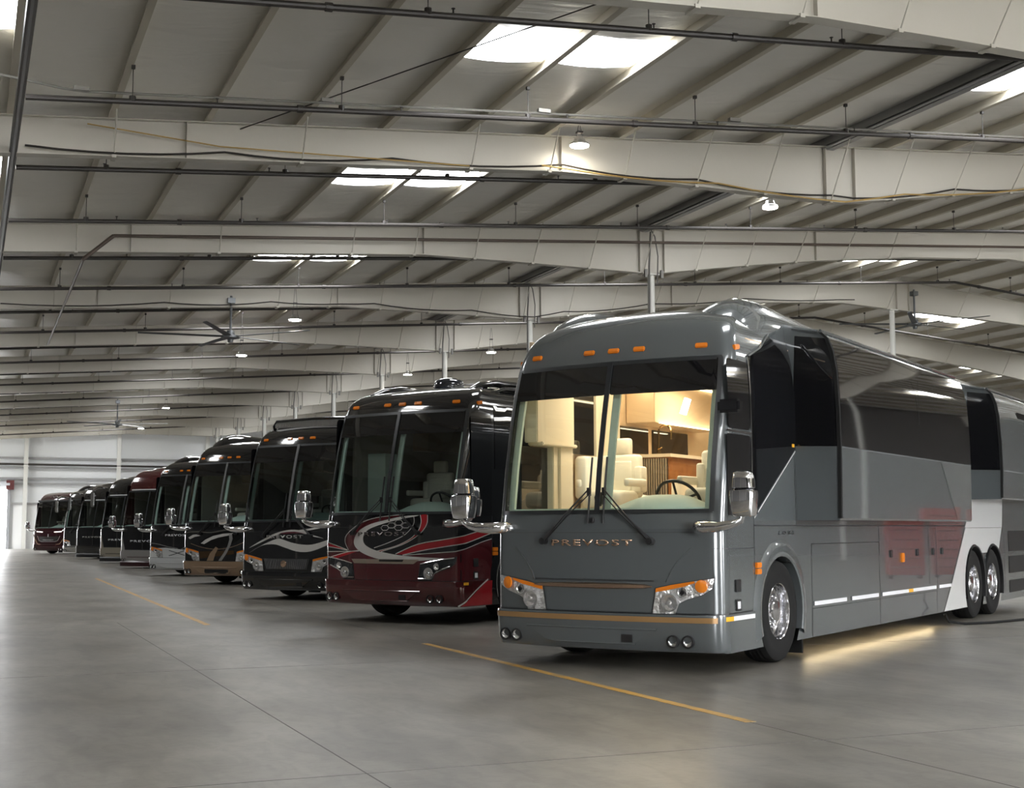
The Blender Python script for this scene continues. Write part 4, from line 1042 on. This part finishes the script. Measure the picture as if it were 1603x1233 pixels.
ART2 = [('maroon_panel', _M2, MAR, .003),
        ('white_swirl', _C2, STW, .007, dict(mode='smooth')), ('red_swirl', _R1, REDP, .006, dict(mode='smooth')), ('red_stripe', _R2, REDP, .006, dict(mode='poly')),
        ('dark_red_swirl', [(0.348, 1.518), (-0.177, 1.469), (-0.498, 1.382), (-0.748, 1.23), (-0.793, 1.122), (-0.718, 0.997), (-0.516, 0.989), (-0.604, 1.078), (-0.593, 1.185), (-0.495, 1.298), (-0.28, 1.384)], MAR, .0055, dict(mode='poly')),
        ('red_wedge', [(-1.36, 1.137), (-0.744, 0.996), (-1.36, 1.063)], REDP, .006), ('red_wedge', [(-0.983, 0.868), (-0.516, 0.98), (-0.718, 0.979), (-1.148, 0.893)], REDP, .006)]
for pl, w in (([(-1.36, 1.145), (-1.05, 1.075), (-0.744, 0.997)], .010), ([(-1.36, 1.058), (-1.05, 1.03), (-0.744, 0.992)], .010), ([(-1.36, .965), (-.75, .976), (-.5, .982)], .010),
              ([(0.202, 0.943), (0.599, 1.088), (1.106, 1.168), (1.561, 1.252), (2.02, 1.318)], .012), ([(0.33, 0.93), (.74, 1.008), (1.269, 1.086), (1.561, 1.143), (2.02, 1.245)], .012),
              ([(.33, .925), (1.126, .978), (1.251, .996), (1.746, 1.11), (2.02, 1.16)], .010),
              ([(.61, 1.512), (.64, 1.40), (.598, 1.285), (.455, 1.162), (.20, 1.056), (-.157, .98)], .011), ([(.735, 1.508), (.735, 1.367), (.603, 1.222), (.33, 1.082), (-.065, .976)], .011),
              ([(.50, 1.49), (.52, 1.40), (.46, 1.30), (.32, 1.20), (.05, 1.10), (-.2, 1.03)], .009), ([(.348, 1.522), (-.177, 1.475), (-.5, 1.388), (-.755, 1.235), (-.8, 1.12), (-.72, .995)], .009),
              ([(-1.15, .882), (-.75, .965), (-.5, .99)], .010)):
    ART2.append(('pin_stripe', pl, STW, .0085, dict(mode='line', w=w)))
for hx, hz in ((.12, 1.36), (.25, 1.325), (.38, 1.36), (.25, 1.40), (.0, 1.325)):
    ART2.append(('hexagon_line', [(hx+.075*cos(a*PI/3), hz+.042*sin(a*PI/3)) for a in range(7)], STW, .0075, dict(mode='rawline', w=.007)))
ART2.append(('red_corner', [(SY(.15), .20), (SY(.78), .55), (SY(.92), .55), (SY(.92), .20)], REDP, .016))
ART2.append(('pin_stripe', [(SY(.12), .20), (SY(.5), .42), (SY(.80), .57)], STW, .018, dict(mode='line', w=.022)))
ART2.append(('nose_grille', [(-.66, .865), (.62, .865), (.52, .80), (-.60, .80)], mat('champagne', (.5, .42, .34), .3, .7), .009))
ART2.append(('grille_mesh', [(-.1, .862), (.35, .862), (.33, .83), (-.1, .83)], DARKI, .012))
ART2.append(('side_reflector', rectp(SY(.12), .50, SY(.3), .54), REFY, .02))

ART3 = [('white_swoosh', [(-1.024, 0.909), (-0.709, 1.047), (-0.354, 1.168), (-0.166, 1.196), (0.108, 1.127), (0.368, 1.086), (0.618, 1.086), (0.929, 1.163), (1.1, 1.22), (1.1, 1.14), (0.93, 1.066), (0.701, 0.983), (0.505, 0.944), (0.251, 0.953), (-0.052, 1.029), (-0.276, 1.084), (-0.508, 1.083), (-0.75, 1.032)], STW, .006, dict(mode='smooth')),
        ('silver_swoosh', [(-1.027, 1.009), (-0.712, 1.146), (-0.357, 1.281), (-0.076, 1.351), (0.191, 1.371), (0.466, 1.336), (0.467, 1.287), (0.193, 1.33), (-0.057, 1.318), (-0.3, 1.25), (-0.6, 1.15)], STW, .006, dict(mode='smooth')),
        ('dark_red_swoosh', [(-.2, 1.30), (.0, 1.33), (.2, 1.335), (.46, 1.30), (.2, 1.305), (-.05, 1.29)], mat('wine', (.10, .01, .02), .3), .008),
        ('silver_swoosh', [(0.261, 1.357), (0.915, 1.445), (1.2, 1.47), (1.2, 1.45), (0.919, 1.417), (0.449, 1.343)], STW, .006), ('silver_swoosh', [(0.5, 1.301), (0.873, 1.204), (0.583, 1.245)], STW, .006),
        ('nose_grille', [(-0.60, 0.81), (0.56, 0.81), (0.50, 0.60), (-0.52, 0.59)], mat('grille_back', (.04, .04, .04), .5), .004)]
def grille3(root, bm_, lm_):
    b = MB()
    for i in range(46):
        s = -.55+1.05*i/45; b.tube([U(s*.93, .61, .012), U(s, .80, .012)], .0045, 5)
    b.build('grille_bar', CHROME, root)
    b = MB(); b.lathe([(.07, 0), (.065, .014), (.001, .018)], Matrix.Translation(U(-.06, .71, .012)) @ Matrix.Rotation(PI/2, 4, 'X'), 16); b.build('grille_emblem', COPPER, root, smooth=True)
TANP = mat('tan_paint', (.34, .235, .15), .3, .3, coat=.7)
ART4 = [('silver_crescent', [(-0.567, 1.005), (-.4, 1.1), (-0.129, 1.194), (.2, 1.25), (0.513, 1.264), (0.437, 1.214), (0.04, 1.152), (-.2, 1.09), (-0.445, 0.984)], STW, .006),
        ('silver_crescent', [(-1.057, 1.151), (-.88, 1.22), (-0.667, 1.236), (-0.573, 1.194), (-.8, 1.17), (-0.988, 1.109)], STW, .006),
        ('silver_blade', [(0.385, 1.256), (0.478, 1.235), (.5, 1.12), (0.443, 0.966), (.32, .76), (0.163, 0.572), (0.054, 0.571), (.22, .76), (0.34, 0.925), (.4, 1.1)], SILVER, .006),
        ('tan_blade', [(-0.344, 0.567), (-0.232, 0.756), (-0.038, 0.923), (0.046, 0.882), (-.05, .74), (-0.113, 0.569)], TANP, .006),
        ('dark_leaf', [(-0.62, .99), (-.4, 1.14), (-.1, 1.26), (.3, 1.33), (.75, 1.2), (.5, 1.0), (.1, .90), (-.3, .90)], mat('leaf_black', (.004, .004, .004), .2), .004, dict(mode='smooth')),
        ('pin_stripe', [(-.95, 1.0), (-.5, .90), (0, .86), (.5, .92), (1.0, 1.1)], TANP, .006, dict(mode='line', w=.012)),
        ('pin_stripe', [(-1.3, 1.22), (-1.1, 1.28), (-.7, 1.30), (-.2, 1.28), (.5, 1.36), (1.2, 1.30)], mat('olive_grey', (.10, .095, .08), .4), .005, dict(mode='line', w=.03)),
        ('tan_panel', [(-.62, .80), (.55, .83), (.55, .74), (-.6, .62)], mat('bronze', (.10, .06, .03), .25, .6), .0045)]
ART5 = [('white_panel', [(-1.371, .83), (-.5, .86), (.3, .80), (1.0, .86), (2.0, .9), (2.0, .562), (-1.371, .562)], WHITEP, .004),
        ('silver_line', [(-1.3, 1.0), (-.85, .97), (-.4, .89), (0, .84)], SILVER, .006, dict(mode='line', w=.018)), ('silver_line', [(.1, .80), (.6, 1.0), (1.2, 1.12)], SILVER, .006, dict(mode='line', w=.016)),
        ('dark_cross', [(-.35, .78), (0, .70), (.35, .62)], GASK, .007, dict(mode='line', w=.02)), ('dark_cross', [(-.35, .62), (0, .70), (.35, .80)], GASK, .007, dict(mode='line', w=.02))]

def trimB(col, lip):
    def f(root, bm_, lm_):
        m = col
        for sg in (-1, 1):
            patch('corner_trim', [(sg*u, v) for u, v in [(1.0, .56), (1.37, .56), (1.40, 1.0), (1.36, 1.45), (1.27, 1.50), (1.20, 1.35), (1.10, .95), (1.02, .72)]], m, root, .012, thick=.01)
        patch('lower_trim', [(-1.2, .26), (1.2, .26), (1.25, .60), (1.0, .66), (-1.0, .66), (-1.25, .60)], m, root, .056)
        b = MB(); rings = []
        for s in [-SS-.3, -SS, -SF-.1, -SF, -.6, 0, .6, SF, SF+.1, SS, SS+.3]:
            p = U0(s, .2); rings.append([p+Vector((0, -.06, .08)), p+Vector((0, -.11, .02)), p+Vector((0, -.11, -.12)), p+Vector((0, 0, -.12)), p+Vector((0, .1, 0))])
        b.loft(rings, False); b.build('front_lip', lip, root, smooth=True)
        patch('mask_glass', roundrect(-1.15, .70, 1.15, 1.52, .1), BLACKG, root, .005)
        b = MB(); b.tube([U(s, 2.84, .02) for s in (-1.0, -.5, 0, .5, 1.0)], .022, 6); b.build('visor_strip', REFW, root, smooth=True)
        b = MB(); rings = []
        for yy, z1, hw_ in ((.42, 3.0, 1.0), (.5, 3.25, 1.05), (.7, 3.5, 1.02), (1.0, 3.66, .95), (1.5, 3.76, .9), (2.4, 3.80, .86), (6, 3.76, .86)):
            rings.append([Vector((hw_*cos(t), yy+.12*abs(cos(t))**2, max(2.95, z1-.22)+.22*max(0, sin(t))**.6)) for t in [PI*q/14 for q in range(15)]])
        b.loft(rings, False); b.build('roof_cap', bm_, root, smooth=True, ang=60)
        b = MB(); b.tube([(-1.05, .75, 3.25), (-1.0, .95, 3.45), (-.9, 1.3, 3.56)], [.02, .09, .03], 10); b.tube([(1.05, .75, 3.25), (1.0, .95, 3.45), (.9, 1.3, 3.56)], [.02, .09, .03], 10); b.build('cap_scoop', CHROME, root, smooth=True)
    return f
def last_extra(root, bm_, lm_):
    V = [(-1.2, 1.0), (-.75, .62), (.75, .62), (1.2, 1.0), (1.13, 1.04), (.70, .70), (-.70, .70), (-1.13, 1.04)]
    b = MB(); b.tube([U(s, z, .02) for s, z in ((-1.25, 1.15), (-1.1, .9), (-.85, .6), (-.5, .52), (0, .52), (.5, .52), (.85, .6), (1.1, .9), (1.25, 1.15))], .028, 6); b.build('corner_trim', TANP, root, smooth=True)
    b = MB(); b.tube([U(s, z, .02) for s, z in ((-.85, 1.05), (-.7, .78), (-.5, .72), (.5, .72), (.7, .78), (.85, 1.05))], .014, 6); b.build('grille_outline', SILVER, root, smooth=True)
    patch('nose_grille', [(-.8, 1.02), (.8, 1.02), (.6, .74), (-.6, .74)], DARKI, root, .006)
    for sg in (-1, 1):
        patch('headlamp', [(sg*.42, 1.30), (sg*.95, 1.34), (sg*.92, 1.28), (sg*.45, 1.26)], emis('headlamp_glow', (1, .93, .88), 2.2), root, .012)
    patch('tall_emblem', rectp(-.03, 1.0, .03, 1.16), REFW, root, .012)
    b = MB(); b.tube([U(s, 3.10, .05) for s in (-1.2, -.6, 0, .6, 1.2)], .06, 8); b.build('sun_visor', BLACKP, root, smooth=True)
    patch('roof_emblem', None, SILVER, root, .01, polys=ribbon([(-.4, 3.32), (-.25, 3.42), (-.1, 3.33), (.05, 3.42), (.2, 3.33), (.4, 3.40)], .03))

GREY = ('grey_paint', (.100, .112, .116), .2, .2)
BLK = ('black_paint', (.006, .006, .007), .0, .10)
MRN = ('maroon_body', (.075, .008, .010), .1, .14)
coach(dict(pose=(5.80, 12.09, .9585, 0), near=1, crown=.05, lit=1, paint=GREY, stripe=1, archm=BLACKP, label='grey motor coach with lit cream interior and open slide-outs, nearest of the row', extra=grey_extra, seatm=WHITEI))
coach(dict(pose=(5.76, 19.214, .963, .07), roofk=.66, paint=BLK, bumper=MRN, badgem=mat('smoke_chrome', (.25, .22, .22), .2, .9), rails='bars', dome=(-.1, 1.75), darklamps=True, art=ART2, divider=GASK, label='black and maroon motor coach with red and white swirl on its nose',
           cabin=[((-1.15, 1.0, 1.3, -.8, 1.3, 2.5), 'entry_panel', MINT), ((-.2, 4.5, 2.2, .3, 4.58, 2.5), 'wood_panel', WOOD)]))
coach(dict(pose=(5.848, 26.196, .914, 0), roofk=.74, paint=BLK, rails='louvre', dome=(.2, 2.4), art=ART3, badgem=SILVER, divider=mat('div_grey', (.14, .14, .14), .4), darkglass=1, label='black motor coach with a flowing white swoosh and chrome bar grille', extra=grille3,
           cabin=[((.2, 4.3, 1.6, .6, 4.4, 3.0), 'amber_panel', mat('amber_wood', (.42, .16, .05), .4))]))
coach(dict(pose=(5.909, 34.411, .911, .03), paint=BLK, bumper=('tan_bumper', (.30, .20, .125), .3, .25), lowgrille=1, art=ART4, badge=False, divider=mat('div_grey', (.14, .14, .14), .4), label='black motor coach with a tan bumper and silver crescent on its nose',
           lining=mat('pale_lining', (.36, .36, .33), .6), cabin=[((-.9, 4.4, 2.2, -.5, 4.5, 2.9), 'picture_frame', DARKI), ((.1, 4.3, 1.9, .35, 4.4, 3.0), 'cream_curtain', emis('curtain_glow', (1, .72, .42), .6))]))  # the curtain's lit look is emission put into its material
coach(dict(pose=(5.944, 41.412, .88, -.015), roofk=.8, paint=BLK, bumper=('white_bumper', (.55, .56, .56), .0, .25), art=ART5, badgem=REFW, label='black motor coach with a white bumper and white lower nose', divider=mat('div_grey', (.14, .14, .14), .4)))
coach(dict(pose=(6.0, 50.2, .90, 0), style='b', ws=(1.5, 2.80), markers=False, paint=MRN, bumper=MRN, low=BLK, art=[], badgem=REFW, badgetext='PREVOST', badgepos=(.05, .98, 1.5, .07), label='motor coach with a maroon roof cap and silver U-shaped front trim', extra=trimB(SILVER, mat('lip_maroon', (.03, .006, .008), .3)), band=.05))
coach(dict(pose=(6.0, 58.4, .90, 0), style='b', ws=(1.5, 2.80), markers=False, paint=BLK, mirror='high', badgem=REFW, badgepos=(.05, .98, 1.5, .07), label='black motor coach with a champagne U-shaped front trim', extra=trimB(mat('champagne_trim', (.45, .41, .33), .25, .6, coat=.6), BLACKP), band=.05))
coach(dict(pose=(5.75, 68.2, .90, 0), style='b', ws=(1.5, 2.80), markers=False, paint=BLK, mirror='high', badgem=mat('pale_lettering', (.35, .34, .30), .4), badgepos=(.0, 1.05, 1.5, .07), label='all black motor coach with a pale line of lettering on its dark nose', extra=trimB(paint(*BLK), BLACKP), band=.05))
coach(dict(pose=(5.65, 76.4, .90, 0), paint=BLK, bumper=('chrome_bumper', (.6, .6, .58), .9, .15), markers=False, mirror='high', badge=False, label='black motor coach with a chrome bumper, mostly hidden, next to the farthest one'))
coach(dict(pose=(4.55, 84.0, .80, 0), style='c', ws=(1.5, 3.06), markers=False, paint=('deep_maroon', (.045, .006, .010), .1, .15), badgem=SILVER, badgepos=(0, .82, .8, .05), badgetext='PREVOST', label='small looking dark maroon motor coach farthest away, headlamps shining', extra=last_extra))

# red tool cabinets standing across the aisle, mirrored in the grey coach's bay doors
def tool_cabinet(x, y, w_, h_, lab):
    r = empty('tool_cabinet', (x, y, 0), .2); tag(r, lab, 'cabinet', 'red tool cabinets')
    m = mat('cabinet_red', (.36, .03, .015), .35)
    b = MB(); b.box(-.35, -w_/2, .12, .35, w_/2, h_); b.build('cabinet_body', m, r, bevel=.015)
    for i in range(6):
        b = MB(); z0 = .2+i*(h_-.3)/6; b.box(-.372, -w_/2+.05, z0, -.35, w_/2-.05, z0+(h_-.3)/6-.03); d = b.build('drawer', m, r)
        b = MB(); b.box(-.39, -w_/2+.1, z0+.12, -.372, w_/2-.1, z0+.14); b.build('drawer_handle', ALU, d)
    for sx in (-.25, .25):
        for sy in (-w_/2+.1, w_/2-.1):
            b = MB(); b.tube([(sx, sy-.02, .06), (sx, sy+.02, .06)], .06, 14); b.tube([(sx, sy, .06), (sx, sy, .14)], .02, 6); b.build('caster', RUBBER, r)
tool_cabinet(30.0, 20.65, .95, 1.75, 'wide red tool cabinet across the aisle, mirrored in the grey coach bay doors')
tool_cabinet(30.1, 21.85, .75, 1.7, 'narrower red tool cabinet beside the wide one, mirrored in the bay doors')
# cable lying on the floor beside the grey coach's rear wheels
b = MB(); yw = -.9585
def L2W(x, y, z): return Vector((5.80+x*cos(.9585)+y*sin(.9585), 12.09-x*sin(.9585)+y*cos(.9585), z))
pts = [L2W(1.30, 7.7, .16), L2W(1.31, 7.74, .10), L2W(1.32, 7.8, .05), L2W(1.5, 7.95, .02), L2W(1.75, 8.4, .018), L2W(2.0, 9.3, .018), L2W(2.3, 10.6, .018), L2W(2.9, 12.5, .018), L2W(3.6, 15, .018)]
b.tube(pts, .018, 8); tag(b.build('extension_cable', RUBBER, smooth=True), 'black power cable trailing from below the grey coach across the floor', 'cable')

# ================================================================== LIGHT + CAMERA
w = bpy.data.worlds.new('World'); bpy.context.scene.world = w; w.use_nodes = True
bg = w.node_tree.nodes['Background']; bg.inputs[0].default_value = (.97, .98, 1., 1); bg.inputs[1].default_value = 17.

cam = bpy.data.cameras.new('camera'); co = bpy.data.objects.new('camera', cam); C.objects.link(co)
cam.sensor_width = 36; cam.lens = 47.2; cam.clip_end = 500; cam.sensor_fit = 'HORIZONTAL'
r_ = Vector((0.92679445, -0.3755571, -0.00298492)); u_ = Vector((-0.03485307, -0.09391791, 0.99496969)); f_ = Vector((0.37394827, 0.92202836, 0.10013191))
M = Matrix((r_, u_, -f_)).transposed().to_4x4(); M.translation = Vector((0, 0, 1.3704)); co.matrix_world = M
sc = bpy.context.scene; sc.camera = co
sc.view_settings.view_transform = 'Standard'; sc.view_settings.look = 'None'; sc.view_settings.gamma = 1; sc.view_settings.use_curve_mapping = False
sc.view_settings.exposure = .64
sc.cycles.use_denoising = True
sc.cycles.max_bounces = 8; sc.cycles.diffuse_bounces = 5; sc.cycles.glossy_bounces = 4; sc.cycles.transparent_max_bounces = 12
sc.cycles.sample_clamp_indirect = 6.
